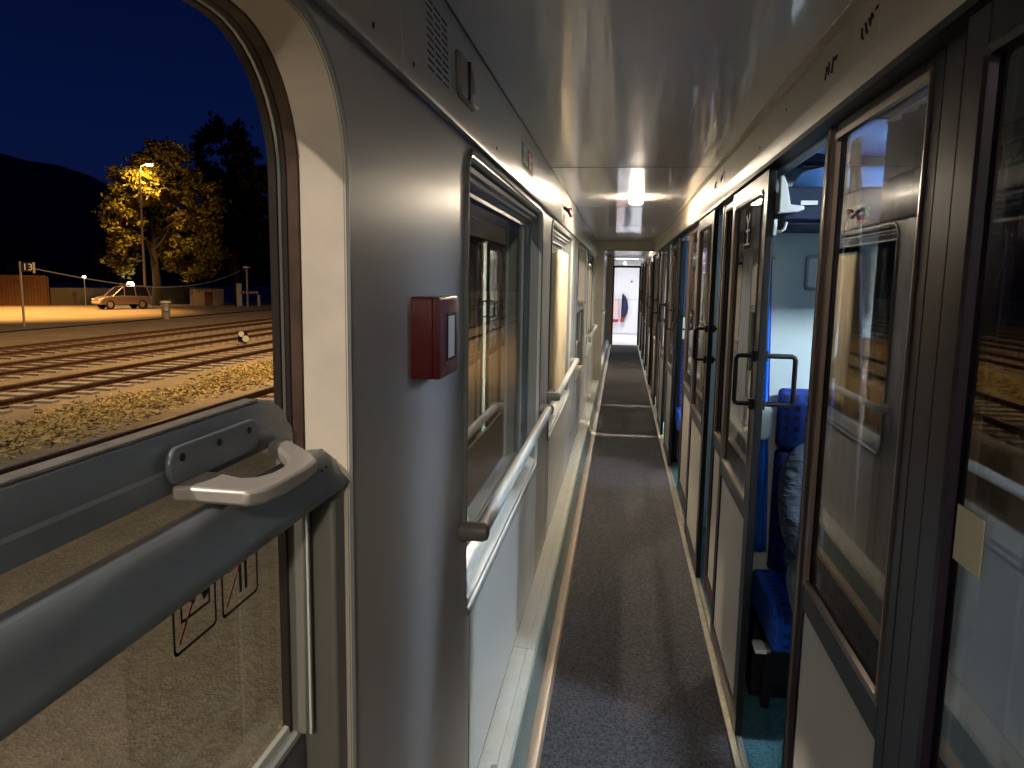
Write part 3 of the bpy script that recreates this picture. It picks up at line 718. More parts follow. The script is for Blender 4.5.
# screw marks of the upper panel
for i, (y, z, lb) in enumerate(((1.10, 1.953, 'before the vent, low on the panel'), (1.315, 1.957, 'just past the panel joint'), (1.17, 2.03, 'above the tall window corner'), (2.19, 1.963, 'between the latch and the safety sign'))):
    o = MB().cyl((xp(z) + .0002, y, z), (1, 0, 0), .0045, .0016, 8).build('panel_screw', 'dark_gap')
    tag(o, 'small dark screw in the upper panel ' + lb, 'screw', 'screws in the upper panel')

# ceiling lamp; two unseen ones added to brighten the near and far corridor
for y, lb in ((5.25, 'small bright square ceiling lamp in the middle of the corridor'), (-.9, 'added square ceiling lamp behind the tall open window'), (12.9, 'added ceiling lamp hidden just past the portal')):
    t = thing('ceiling_lamp', lb, 'lamp', (.075, y, ZC))
    MB().loft([[(a, b, ZC - h) for a, b in rr(.075 - .05 - o, .075 + .05 + o, y - .15 - o, y + .15 + o, .012, 4)] for h, o in ((.001, .012), (.006, .010), (.006, 0), (.003, -.002))]).build('lamp_frame', 'steel', t)
    MB().loft([[(a, b, ZC - h) for a, b in rr(.075 - .045 + o, .075 + .045 - o, y - .14 + o, y + .14 - o, .01, 4)] for h, o in ((.003, 0), (.030, .002), (.036, .008))], True, True).build('diffuser', 'e_lamp' if y > 0 else 'e_rear_fill', t)

# seat number holders on the cream fascia: dark worn figures
def fascia_x(z): return .452 - (ZC - z) * .006 / .115
def number_mark(y, z, strokes, label):
    t = thing('number_holder', label, 'number plate', (.446, y, z), group='number holders on the cream fascia')
    m = MB(); m.prism([(fascia_x(z) + .0005, y - .062, z - .004), (fascia_x(z) - .0012, y - .062, z - .004), (fascia_x(z) - .0012, y - .062, z + .052), (fascia_x(z) + .0005, y - .062, z + .052)], (0, .124, 0))
    m.build('holder_plate', 'cream', t, bevel=.0006)
    for st in strokes:
        MB().tube([(fascia_x(z) - .0014, y + a[0], z + a[1]) for a in st], .0032, 5).build('worn_figure', 'dark_gap', t)
A1 = [[(.045, .006), (.04, .02), (.036, .034)], [(.03, .03), (.018, .012), (.018, .04)], [(-.01, .008), (-.016, .03), (-.02, .04)], [(-.034, .03), (-.044, .036)]]
A2 = [[(.04, .03), (.036, .012), (.028, .008)], [(.02, .034), (.012, .018), (.004, .012)], [(.0, .036), (-.012, .02), (-.018, .04), (-.026, .03)], [(-.04, .04), (-.052, .042)]]
number_mark(1.86, 2.055, A1, 'cream number holder with dark worn figures above the open doorway')
number_mark(1.60, 2.062, A2, 'cream number holder with dark worn figures above the fixed pane')
number_mark(3.74, 2.055, A2, 'number holder above the second doorway, nearer of the two there')
number_mark(3.98, 2.050, A1, 'number holder above the second doorway, further of the two there')
for y, z, lb in ((2.35, 2.09, 'above the open door leaf'), (2.75, 2.05, 'low above the open door leaf'), (1.42, 2.09, 'above the fixed pane beside the post')):
    o = MB().cyl((fascia_x(z) - .0001, y, z), (-1, 0, 0), .004, .0015, 8).build('fascia_screw', 'dark_gap')
    tag(o, 'small dark screw in the cream fascia ' + lb, 'screw', 'screws in the cream fascia')
# corner cap at the fascia over the doorway
# yellowed paper on the near door glass
t = MB().box(.4588, .4598, .991, 1.068, 1.233, 1.309).build('paper_note', 'paper', smooth=0)
tag(t, 'blank yellowed square of paper stuck inside the nearest door glass', 'paper')
# stickers on two door panes
def door_sticker(y, z, label, base, fig):
    t = thing('pane_sticker', label, 'sticker', (.4586, y, z), group='pictogram stickers on the door panes')
    MB().box(.4590, .4597, y - .07, y + .07, z - .075, z + .075).build('sticker_sheet', base, t, smooth=0)
    m = MB()
    for s, w_ in (([(-.035, .045), (0, .012), (.035, .045)], .014), ([(0, .02), (0, -.055)], .016), ([(-.04, -.01), (.04, -.01)], .008), ([(-.05, -.06), (.05, -.06)], .006)):
        strip(m, [(y + a, z + b) for a, b in s], w_, x=.4582, th=.0006)
    m.build('sticker_figure', fig, t, smooth=0)
M['sticker_grey'] = glass('grey sticker film', (.30, .29, .27), 1.4, haze=(.5, (.05, .048, .045)))
M['sticker_violet'] = glass('violet sticker film', (.30, .27, .5), 1.4, haze=(.6, (.22, .18, .60)))
M['sticker_fig'] = mat('pale grey sticker figure', (.30, .28, .25), .5)
door_sticker(2.99, 1.80, 'faint grey pictogram sticker on the open door pane', 'sticker_grey', 'sticker_fig')
door_sticker(4.46, 1.71, 'violet sticker with a white star-like figure on the second door pane', 'sticker_violet', 'sign_white')

# ------------------------------------------------------------------ compartments
# curtains behind the fixed pane beside the open doorway; a slit is left between them
curtain('compartment_curtain', 'navy', 'dark navy curtain behind the fixed pane, on the post side of the slit', 'curtain', .545, C_(1.34), C_(1.742), .45, 1.93, 5, .010, 'navy compartment curtains')
curtain('compartment_curtain', 'navy', 'dark navy curtain behind the fixed pane, on the doorway side of the slit', 'curtain', .545, lambda u: 1.756 + .045 * min(1, max(0, u - .35) / .3) + .16 * max(0, u - .62) / .38, C_(1.985), .45, 1.93, 3, .006, 'navy compartment curtains')
cl = ['behind the pane of the nearest compartment', 'behind the second fixed pane', 'behind the third fixed pane', 'behind the fourth fixed pane', 'behind the fifth fixed pane', 'behind the sixth fixed pane', 'behind the seventh fixed pane']
for i, k in enumerate((-1, 2, 3, 4, 5, 6, 7)):  # dark curtains added to strengthen the reflections in the panes
    y0 = J0 + P * k + 1.27 - P
    curtain('compartment_curtain', 'navy', 'added dark navy curtain ' + cl[i], 'curtain', .545, C_(y0), C_(y0 + .62), .45, 1.93, 6, .010, 'navy compartment curtains')
curtain('compartment_curtain', 'navy', 'dark navy curtain drawn behind the nearest door leaf', 'curtain', .545, C_(.12), C_(1.05), .45, 1.93, 9, .010, 'navy compartment curtains')
curtain('door_curtain', 'teal_curtain', 'dark blue curtain hanging in the third, open doorway', 'curtain', 0, C_(.49), C_(.60), 1.30, 1.93, 3, .014, axis='x', fixed=6.50)
curtain('side_curtain', 'blue_cloth', 'bright blue curtain gathered beside the seat in the lit compartment', 'curtain', 0, C_(.515), lambda u: .60 - .045 * u, .55, 1.68, 2.5, .010, axis='x', fixed=2.985)

def seat(xc, yb, face, label, group, cover=None, inset=0):
    """bench seat with its back at yb; face -1 looks towards -Y"""
    t = thing('train_bench', label, 'seat', (xc, yb, 0), group=group)
    w = .255; s = -face
    Y = lambda d: yb - s * d
    def bx(x0, x1, d0, d1, z0, z1):
        a, b = sorted((Y(d0), Y(d1))); return box(x0, x1, a, b, z0, z1)
    prof = [(.10, .36), (.10, .50), (.30, .505), (.46, .515), (.53, .50), (.545, .455), (.535, .385), (.50, .355)]
    MB().prism([(xc - w, Y(d), z) for d, z in prof], (2 * w, 0, 0)).build('cushion', 'seat_cush', t, bevel=.012)
    prof = [(.02, .47), (.14, .50), (.145, .62), (.115, .80), (.10, .962), (.02, .962)]
    MB().prism([(xc - w + inset, Y(d), z) for d, z in prof], (2 * w - inset, 0, 0)).build('backrest', 'seat_back', t, bevel=.015)
    prof = [(.015, .972), (.105, .972), (.12, 1.03), (.115, 1.14), (.085, 1.2), (.02, 1.2)]
    h = MB().prism([(xc - w + inset, Y(d), z) for d, z in prof], (2 * w - inset, 0, 0)).build('headrest', 'seat_back', t, bevel=.015)
    if cover: bx(xc - w + .02, xc + w - .02, .118, .128, 1.10, 1.34 if cover > 1 else 1.19).build('headrest_cover', 'pad_white', h, bevel=.005)
    bx(xc - w + .01, xc + w - .01, .08, .46, .32, .357).build('seat_frame', 'black', t, bevel=.004)
    for sx in (-1, 1):
        bx(xc + sx * (w - .05) - .015, xc + sx * (w - .05) + .015, .20, .24, 0, .32).build('leg', 'black', t, bevel=.004)
    return t
G = 'blue seats in the lit compartment'
seat(.80, 3.038, -1, 'blue dotted seat nearest the corridor, with the person on it', G, inset=.065)
seat(1.33, 3.038, -1, 'blue dotted middle seat beside the seated person', G)
seat(1.86, 3.038, -1, 'blue dotted seat by the outer wall of the lit compartment', G)
seat(.76, J0 + P * 2 + 1.048, -1, 'blue seat with a white cover seen through the third, open doorway', 'blue seats in the third compartment', cover=2)
t = thing('seat_foot_bracket', 'white bracket at the corridor end of the seat', 'bracket', (.51, 2.52, .36))
MB().box(.492, .530, 2.52, 2.60, .352, .368).build('bracket_arm', 'white', t, bevel=.004)
MB().box(.529, .545, 2.53, 2.59, .353, .366).build('bracket_lug', 'steel', t, bevel=.003)
t = thing('heater_box', 'dark heater box under the blue seats of the lit compartment', 'heater', (1.4, 2.93, 0))
MB().box(.55, 2.28, 2.88, 3.035, .0, .30).build('box_body', 'black', t, bevel=.004)
m = MB()
for i in range(14): m.box(.60 + i * .118, .69 + i * .118, 2.876, 2.8805, .06, .24)
m.build('grille', 'dark_gap', t, smooth=0)
# white pad beside the seat
t = thing('wing_pad', 'small white rounded head pad beside the bright blue curtain', 'head pad', (.545, 2.95, 1.0))
l = [[(x, y, z) for x, z in rr(.50 + i, .582 - i, 1.005 + i, 1.14 - i, .025, 5)] for y, i in ((2.962, 0.0), (2.945, 0.0), (2.932, .008), (2.928, .02))]
MB().loft(l, True, True).build('pad', 'pad_white', t)
MB().box(.495, .508, 2.955, 3.035, 1.03, 1.05).build('pad_arm', 'black', t)
# luggage rack
t = thing('luggage_rack', 'dark blue luggage rack with white end bracket above the seats', 'rack', (1.4, 2.58, 1.79))
MB().box(.50, 2.30, 2.57, 3.035, 1.785, 1.80).build('shelf', 'navy', t)
MB().prism([(.50, 2.575, 1.785), (.50, 2.553, 1.80), (.50, 2.548, 1.895), (.50, 2.56, 1.90), (.50, 2.572, 1.90)], (1.80, 0, 0)).build('rack_lip', 'navy', t, bevel=.003)
MB().box(.548, .598, 2.544, 2.551, 1.843, 1.856).build('label_strip', 'white', t)
fin = [(.478, 1.815), (.478, 1.93), (.488, 1.928), (.500, 1.90), (.508, 1.865), (.512, 1.842), (.535, 1.84), (.552, 1.838), (.555, 1.828), (.54, 1.82)]
MB().prism([(x, 2.52, z) for x, z in fin], (0, .03, 0)).build('end_bracket', 'white', t, bevel=.003)
t = thing('coat_hook', 'small white coat hook below the rack bracket', 'hook', (.495, 2.55, 1.765))
MB().tube([(.478, 2.56, 1.762), (.49, 2.55, 1.760), (.502, 2.545, 1.768), (.508, 2.545, 1.79)], [.004, .005, .005, .004], 8).build('hook_bow', 'white', t)
MB().box(.47, .482, 2.552, 2.568, 1.75, 1.80).build('hook_plate', 'white', t, bevel=.002)
# bags on the rack
def bag(c, r, m, label, seed, dots=False):
    t = thing('travel_bag', label, 'bag', (c[0], c[1], c[2] - r[2]), group='bags on the luggage rack')
    b = MB()
    loops = []; rn = random.Random(seed); n = 20
    for j in range(11):
        u = -1 + 2 * j / 10; k = (1 - abs(u) ** 3.2) ** .45
        l = []
        for i in range(n):
            a = 2 * PI * i / n; w_ = 1 + .05 * math.sin(5 * a + 3 * u + seed) + .04 * math.sin(9 * u + 2 * a)
            y = math.copysign(abs(math.cos(a)) ** .65, math.cos(a)); z = math.copysign(abs(math.sin(a)) ** .65, math.sin(a))
            l.append((c[0] + u * r[0], c[1] + y * r[1] * k * w_, c[2] + z * r[2] * k * w_))
        loops.append(l)
    b.loft(loops, True, True).build('bag_body', m, t, smooth=60)
    MB().tube([(c[0] - r[0] * .4, c[1] - r[1] * .8, c[2] + r[2] * .7), (c[0] - r[0] * .25, c[1] - r[1] * .5, c[2] + r[2] * 1.15), (c[0] + r[0] * .25, c[1] - r[1] * .5, c[2] + r[2] * 1.15), (c[0] + r[0] * .4, c[1] - r[1] * .8, c[2] + r[2] * .7)], .006, 6).build('bag_handle', 'navy', t)
    MB().tube([(c[0] - r[0] * .8, c[1], c[2] + r[2] * .98), (c[0], c[1], c[2] + r[2] * 1.02), (c[0] + r[0] * .8, c[1], c[2] + r[2] * .98)], .004, 6).build('zip', 'black', t)
bag((.77, 2.735, 1.896), (.23, .148, .09), 'bag_blue', 'blue travel bag lowest on the rack, nearest the corridor', 1)
bag((.80, 2.91, 2.05), (.23, .10, .052), 'bag_navy', 'dark navy bag lying on top of the blue bag', 2)
bag((1.42, 2.765, 1.922), (.28, .165, .112), 'bag_navy', 'dark navy bag in the middle of the rack', 3)
bag((.77, 2.67, 2.065), (.19, .10, .05), 'bag_blue', 'small crumpled blue bag squeezed under the ceiling on the rack', 4)
bag((1.98, 2.765, 1.916), (.24, .165, .108), 'bag_blue', 'blue bag at the outer end of the rack', 5)
# framed notice on the partition
t = thing('framed_notice', 'small grey framed notice on the pale partition above the seats', 'notice', (.75, 3.04, 1.57))
f = lambda i: rr(.685 + i, .815 - i, 1.572 + i, 1.705 - i, .012, 4)
MB().loft([[(x, y, z) for x, z in f(i)] for y, i in ((3.04, 0), (3.032, 0), (3.030, .003), (3.032, .012), (3.036, .013))]).build('notice_frame', 'bead', t)
MB().box(.697, .803, 3.0345, 3.0395, 1.584, 1.693).build('notice_sheet', 'comp_wall', t)
MB().box(.74, .80, 3.0335, 3.0345, 1.586, 1.62).build('notice_picture', 'bead', t)
# lamp in the lit compartments
for i, (y, lb, mm) in enumerate(((2.1, 'lamp on the ceiling of the lit compartment', 'e_comp'), (J0 + P * 1 + .1, 'lamp on the ceiling of the second compartment', 'e_comp_dim'), (J0 + P * 2 + .15, 'lamp on the ceiling of the third compartment', 'e_comp3'), (J0 + P * 3 + .1, 'lamp on the ceiling of the fourth compartment', 'e_comp_warm'), (J0 + P * 4 + .1, 'lamp on the ceiling of the fifth compartment', 'e_comp_warm'), (J0 + P * 6 + .1, 'lamp on the ceiling of the seventh compartment', 'e_comp_warm'))):
    t = thing('compartment_lamp', lb, 'lamp', (1.45, y, 2.14))
    MB().box(1.18, 1.72, y - .09, y + .09, 2.135, 2.15).build('lamp_frame', 'white', t, bevel=.004)
    MB().box(1.20, 1.70, y - .075, y + .075, 2.105, 2.135).build('diffuser', mm, t, bevel=.004)

# ------------------------------------------------------------------ seated person
def skin_mesh(name, m, parent, verts, edges, radii, org, sub=2, root=0):
    me = bpy.data.meshes.new(name)
    ov = Vector(org)
    me.from_pydata([tuple(Vector(v) - ov) for v in verts], edges, [])
    me.materials.append(M[m])
    o = bpy.data.objects.new(name, me); COL.objects.link(o); o.parent = parent
    o.modifiers.new('skin', 'SKIN').use_smooth_shade = True
    sv = me.skin_vertices[0].data
    for i, r in enumerate(radii):
        sv[i].radius = (r, r) if not isinstance(r, tuple) else r
        sv[i].use_root = (i == root)
    s = o.modifiers.new('sub', 'SUBSURF'); s.levels = s.render_levels = sub
    for q in me.polygons: q.use_smooth = True
    return o
O = (.77, 2.80, .50)
pr = thing('person', 'person in a grey blue jacket and grey green trousers seated in the lit compartment', 'person', O)
def HX(sx, t): return .10 + .03 * t if sx > 0 else -.13 - .07 * t
def chain(vs, es, rs, pts, start=None):
    prev = start
    for p, r in pts:
        vs.append(p); rs.append(r)
        if prev is not None: es.append((prev, len(vs) - 1))
        prev = len(vs) - 1
    return prev
vs, es, rs = [], [], []
pel = chain(vs, es, rs, [((.77, 2.80, .60), .10)])
bel = chain(vs, es, rs, [((.77, 2.78, .74), .10), ((.77, 2.77, .90), .115)], pel)
chest = bel
nk = chain(vs, es, rs, [((.77, 2.78, 1.02), .08), ((.77, 2.75, 1.10), .048), ((.765, 2.735, 1.165), .050), ((.762, 2.72, 1.235), .075), ((.76, 2.71, 1.30), .072), ((.76, 2.715, 1.345), .048)], chest)
for sx in (-1, 1):
    cx = .77
    sh = chain(vs, es, rs, [((cx + sx * .10, 2.79, 1.0), .062), ((cx + sx * .165, 2.79, .975), .05), ((cx + sx * .205, 2.70, .82), .042), ((cx + sx * .205, 2.60, .725), .036), ((cx + sx * .13, 2.46, .70), .030), ((cx + sx * .07, 2.38, .69), .024)], chest)
    pm = chain(vs, es, rs, [((cx + sx * .05, 2.345, .682), .026)], sh)
    for fx, ln in ((-.024, .05), (-.008, .06), (.008, .056), (.024, .045)):
        chain(vs, es, rs, [((cx + sx * .05 + fx, 2.345 - ln * .55, .674), .0095), ((cx + sx * .05 + fx, 2.345 - ln, .655), .009), ((cx + sx * .05 + fx, 2.345 - ln * 1.1, .635), .008)], pm)
    chain(vs, es, rs, [((cx + sx * .05 - sx * .035, 2.335, .675), .010), ((cx + sx * .05 - sx * .048, 2.305, .668), .009)], pm)
    hp = chain(vs, es, rs, [((cx + HX(sx, 0), 2.76, .585), .085), ((cx + HX(sx, .7), 2.52, .585), .070), ((cx + HX(sx, 1), 2.33, .575), .055), ((cx + HX(sx, 1), 2.29, .50), .052), ((cx + HX(sx, 1), 2.30, .30), .046), ((cx + HX(sx, 1), 2.33, .10), .034), ((cx + HX(sx, 1), 2.30, .05), .032), ((cx + HX(sx, 1), 2.18, .035), .026)], pel)
skin_mesh('body', 'skin', pr, vs, es, rs, O)
# nose, ears, eyes, mouth
MB().loft([[(.76 + .010 * k * math.cos(a), 2.632 + d, z + .006 * math.sin(a)) for a in [2 * PI * i / 8 for i in range(8)]] for d, z, k in ((.025, 1.275, .7), (.010, 1.262, 1), (-.006, 1.248, 1.25), (.012, 1.238, 1.1))], True, True).build('nose', 'skin', pr)
for sx in (-1, 1):
    MB().ell((.76 + sx * .028, 2.644, 1.279), (.011, .006, .007), 10, 6).build('eye', 'white', pr)
    MB().ell((.76 + sx * .078, 2.715, 1.262), (.010, .020, .030), 10, 6).build('ear', 'skin', pr)
MB().ell((.76, 2.648, 1.208), (.022, .008, .006), 10, 6).build('mouth', 'red', pr)
# hair cap
l = []
for j in range(8):
    th = .05 + 1.62 * j / 7; row = []
    for i in range(20):
        a = 2 * PI * i / 20; front = max(0, -math.sin(a))
        tt = th * (1 - .42 * front ** 2)
        row.append((.76 + .084 * math.sin(tt) * math.cos(a), 2.722 + .098 * math.sin(tt) * math.sin(a), 1.275 + .115 * math.cos(tt)))
    l.append(row)
hr = MB().loft(l, True).build('hair', 'hair', pr); hm = hr.modifiers.new('solid', 'SOLIDIFY'); hm.thickness = .014; hm.offset = 1
# jacket
vs, es, rs = [], [], []
a0 = chain(vs, es, rs, [((.77, 2.80, .645), .125), ((.77, 2.785, .76), .14), ((.77, 2.78, .88), .145), ((.77, 2.785, 1.0), .105), ((.77, 2.765, 1.085), .062)])
for sx in (-1, 1):
    chain(vs, es, rs, [((.77 + sx * .12, 2.79, .985), .085), ((.77 + sx * .165, 2.785, .95), .088), ((.77 + sx * .182, 2.73, .84), .084), ((.77 + sx * .190, 2.63, .735), .076), ((.77 + sx * .14, 2.50, .705), .060), ((.77 + sx * .085, 2.41, .695), .042)], 2)
for sx in (-1, 1):
    chain(vs, es, rs, [((.77 + sx * .11, 2.74, .655), .085), ((.77 + sx * .185, 2.68, .650), .066), ((.77 + sx * .20, 2.60, .640), .052)], 0)
skin_mesh('jacket', 'jacket', pr, vs, es, rs, O, root=0)
# cuff creases and hem folds
vs, es, rs = [], [], []
p0 = chain(vs, es, rs, [((.77, 2.80, .62), .10)])
for sx in (-1, 1):
    chain(vs, es, rs, [((.77 + HX(sx, 0), 2.74, .605), .088), ((.77 + HX(sx, .7), 2.52, .600), .080), ((.77 + HX(sx, 1), 2.33, .578), .074), ((.77 + HX(sx, 1), 2.285, .50), .068), ((.77 + HX(sx, 1), 2.30, .30), .062), ((.77 + HX(sx, 1), 2.33, .12), .056)], p0)
skin_mesh('trousers', 'trousers', pr, vs, es, rs, O)
for sx in (-1, 1):
    l = [[(.77 + HX(sx, 1) + w_ * math.cos(a), y, -.012 + h * (.5 + .5 * math.sin(a))) for a in [2 * PI * i / 12 for i in range(12)]] for y, w_, h in ((2.39, .03, .09), (2.36, .042, .12), (2.28, .046, .10), (2.20, .05, .075), (2.12, .045, .06), (2.085, .025, .04))]
    MB().loft(l, True, True).build('shoe', 'black', pr)
pr.location.x += .05; pr.location.y -= .05; pr.location.z += .02
# ------------------------------------------------------------------ the yard outside
ZG = -1.25
box(-140, -.62, -40, 160, ZG - .3, ZG).build('ground', 'gravel', kind='structure', smooth=0)
box(-140, -27.9, -40, 160, ZG - .2, ZG + .035).build('road_surface', 'asphalt', kind='structure', smooth=0)
box(-28.1, -27.9, -40, 160, ZG - .2, ZG + .06).build('kerb', 'lowwall', kind='structure', smooth=0)
# dry grass between the siding and the first running line: ground strip and blades
def patch(name, m, x0, x1, y0, y1, n, seed):
    rn = random.Random(seed); vs = []; fs = []
    for i in range(n):
        x = rn.triangular(x0, x1, (x0 + x1) / 2); y = rn.uniform(y0, y1)
        if math.sin(x * 1.7) + math.sin(y * .9 + x) + rn.uniform(-1, 1) < -.3: continue
        h = rn.uniform(.015, .06); a = rn.uniform(0, PI); w_ = rn.uniform(.03, .09); lx, ly = rn.uniform(-.08, .08), rn.uniform(-.08, .08)
        o = len(vs); dx, dy = math.cos(a) * w_, math.sin(a) * w_
        vs += [(x - dx, y - dy, ZG), (x + dx, y + dy, ZG), (x + lx, y + ly, ZG + h)]; fs.append((o, o + 1, o + 2))
    return MB().add(vs, fs).build(name, m, smooth=0, org=(0, 0, 0))
g = patch('dry_grass', 'grass', -11.9, -8.9, 10, 40, 22000, 3); g['kind'] = 'stuff'
# railway tracks
def track(xc, ya, yb, label, visible_sleepers=True):
    t = thing('railway_track', label, 'railway track', (xc, 0, ZG), group='tracks of the yard')
    for sx in (-1, 1):
        x = xc + sx * .7175 + sx * .035
        prof = [(-.07, 0), (-.07, .012), (-.012, .03), (-.012, .105), (-.036, .118), (-.036, .15), (.036, .15), (.036, .118), (.012, .105), (.012, .03), (.07, .012), (.07, 0)]
        r = MB().prism([(x + a, ya, ZG + .03 + b) for a, b in prof], (0, yb - ya, 0)).build('rail', 'rust', t, smooth=0)
        MB().box(x - .034, x + .034, ya, yb, ZG + .18, ZG + .1825).build('rail_head', 'railtop', r, smooth=0)
    n = int((yb - ya) / .65); first = None
    rest = MB()
    y_vis = abs(xc) * .9
    for i in range(n):
        y = ya + .65 * i
        if y_vis - 2 < y < y_vis + 63 * .98 + 0:
            if first is None:
                first = MB().box(xc - 1.25, xc + 1.25, -.12, .12, ZG - .1, ZG + .05).build('sleeper', 'sleeper', t, bevel=.0, smooth=0); first.location.y = y
                cnt = 1
            elif cnt < 100:
                c = first.copy(); COL.objects.link(c); c.location.y = y; cnt += 1
            else: rest.box(xc - 1.25, xc + 1.25, y - .12, y + .12, ZG - .1, ZG + .05)
        else: rest.box(xc - 1.25, xc + 1.25, y - .12, y + .12, ZG - .1, ZG + .05)
    if rest.v: rest.build('sleeper', 'sleeper', t, smooth=0)['kind'] = 'stuff'
    return t
track(-7.44, -8, 95, 'rusty track nearest the train, seen along the window sash')
track(-13.35, -8, 95, 'second track from the train, beyond the dry grass strip')
track(-16.9, -8, 95, 'third track from the train, beside the dwarf signal')
track(-20.6, -8, 95, 'fourth track from the train, nearest the paved yard')

# dwarf signal between the tracks
sx_, sy_ = -15.05, 28.76
t = thing('dwarf_signal', 'small dark ground signal with white discs beside the tracks', 'signal', (sx_, sy_, ZG))
MB().box(sx_ - .12, sx_ + .12, sy_ - .12, sy_ + .12, ZG, ZG + .12).build('base', 'galv', t, bevel=.01)
MB().box(sx_ - .16, sx_ + .16, sy_ - .12, sy_ + .12, ZG + .12, ZG + .52).build('signal_head', 'black', t, bevel=.03)
MB().cyl((sx_ + .01, sy_ - .12, ZG + .45), (.1, -1, 0), .11, .03, 14).build('disc', 'white', t)
MB().cyl((sx_ + .20, sy_ - .14, ZG + .27), (.1, -1, 0), .13, .03, 14).build('disc', 'white', t)
MB().box(sx_ + .22, sx_ + .42, sy_ - .1, sy_ + .1, ZG, ZG + .06).build('cable_cover', 'white', t, bevel=.01)
# post with number 13
px, py = -29.3, 33.97
t = thing('number_post', 'thin grey post carrying a dark board numbered 13 at the yard edge', 'sign post', (px, py, ZG))
MB().tube([(px, py, ZG), (px, py, 2.02)], .055, 8).build('post', 'galv', t)
u = Vector((.62, .78, 0)).normalized() * 1.0; nrm = Vector((.78, -.62, 0))
def sg(a, z, h=0): return Vector((px, py, 0)) + u * a + nrm * (.06 + h) + Vector((0, 0, z))
MB().prism([sg(.02, 1.52), sg(.50, 1.52), sg(.50, 1.98), sg(.02, 1.98)], nrm * .02).build('number_board', 'black', t)
MB().prism([sg(.52, 1.46, -.01), sg(.62, 1.46, -.01), sg(.62, 1.99, -.01), sg(.52, 1.99, -.01)], nrm * .04).build('edge_board', 'galv', t)
cu = bpy.data.curves.new('number', 'FONT'); cu.body = '13'; cu.size = .46; cu.extrude = .004; cu.materials.append(mat('number white', (.8, .76, .66), .5))
tf = bpy.data.objects.new('number', cu); COL.objects.link(tf)
to = bpy.data.objects.new('number', bpy.data.meshes.new_from_object(tf.evaluated_get(bpy.context.evaluated_depsgraph_get()))); bpy.data.objects.remove(tf)
COL.objects.link(to); to.parent = t
to.matrix_basis = Matrix.Translation(sg(.07, 1.60, .026) - Vector((px, py, ZG))) @ Matrix((u.to_tuple(), (0, 0, 1), nrm.to_tuple())).transposed().to_4x4()
# far post with cap
t = thing('lamp_post', 'slim pale post with a flat cap near the window edge', 'post', (-31.06, 60.42, ZG))
MB().tube([(-31.06, 60.42, ZG), (-31.06, 60.42, 2.05)], .085, 8).build('post', 'galv', t)
MB().tube([(-31.06, 60.42, 2.03), (-31.06, 60.42, 2.10), (-31.06, 60.42, 2.2)], [.12, .32, .26], 12).build('cap', 'white', t)
# sagging cable
pts = [(-29.22, 34.06, 1.78), (-29.2, 38.03, 1.24), (-29.6, 42.9, .80), (-29.9, 46.9, .63), (-30.3, 51.9, .80), (-30.7, 56.3, 1.32), (-31.04, 60.06, 2.02)]
def cat(pts, n=6):
    out = []; q = [Vector(p) for p in pts]
    for i in range(len(q) - 1):
        a, b, c, d = q[max(i - 1, 0)], q[i], q[i + 1], q[min(i + 2, len(q) - 1)]
        for k in range(n):
            s = k / n; out.append(.5 * ((2 * b) + (c - a) * s + (2 * a - 5 * b + 4 * c - d) * s * s + (3 * b - a - 3 * c + d) * s ** 3))
    return out + [q[-1]]
tag(MB().tube(cat(pts), .032, 6).build('sagging_cable', 'galv'), 'sagging grey cable strung between the numbered post and the far post', 'cable')
# short bin-like post at the yard edge
bx_, by_ = -27.75, 43.5
t = thing('litter_bin', 'short dark litter bin with a pale lid at the yard edge', 'bin', (bx_, by_, ZG + .035))
MB().tube([(bx_, by_, ZG), (bx_, by_, ZG + .25), (bx_, by_, ZG + .98)], [.22, .24, .27], 12).build('bin_body', 'galv', t)
MB().tube([(bx_, by_, ZG + .98), (bx_, by_, ZG + 1.02), (bx_, by_, ZG + 1.12)], [.31, .33, .28], 12).build('lid', 'white', t)
MB().box(bx_ + .1, bx_ + .3, by_ - .32, by_ - .2, ZG + .5, ZG + .72).build('ashtray', 'white', t, bevel=.02)

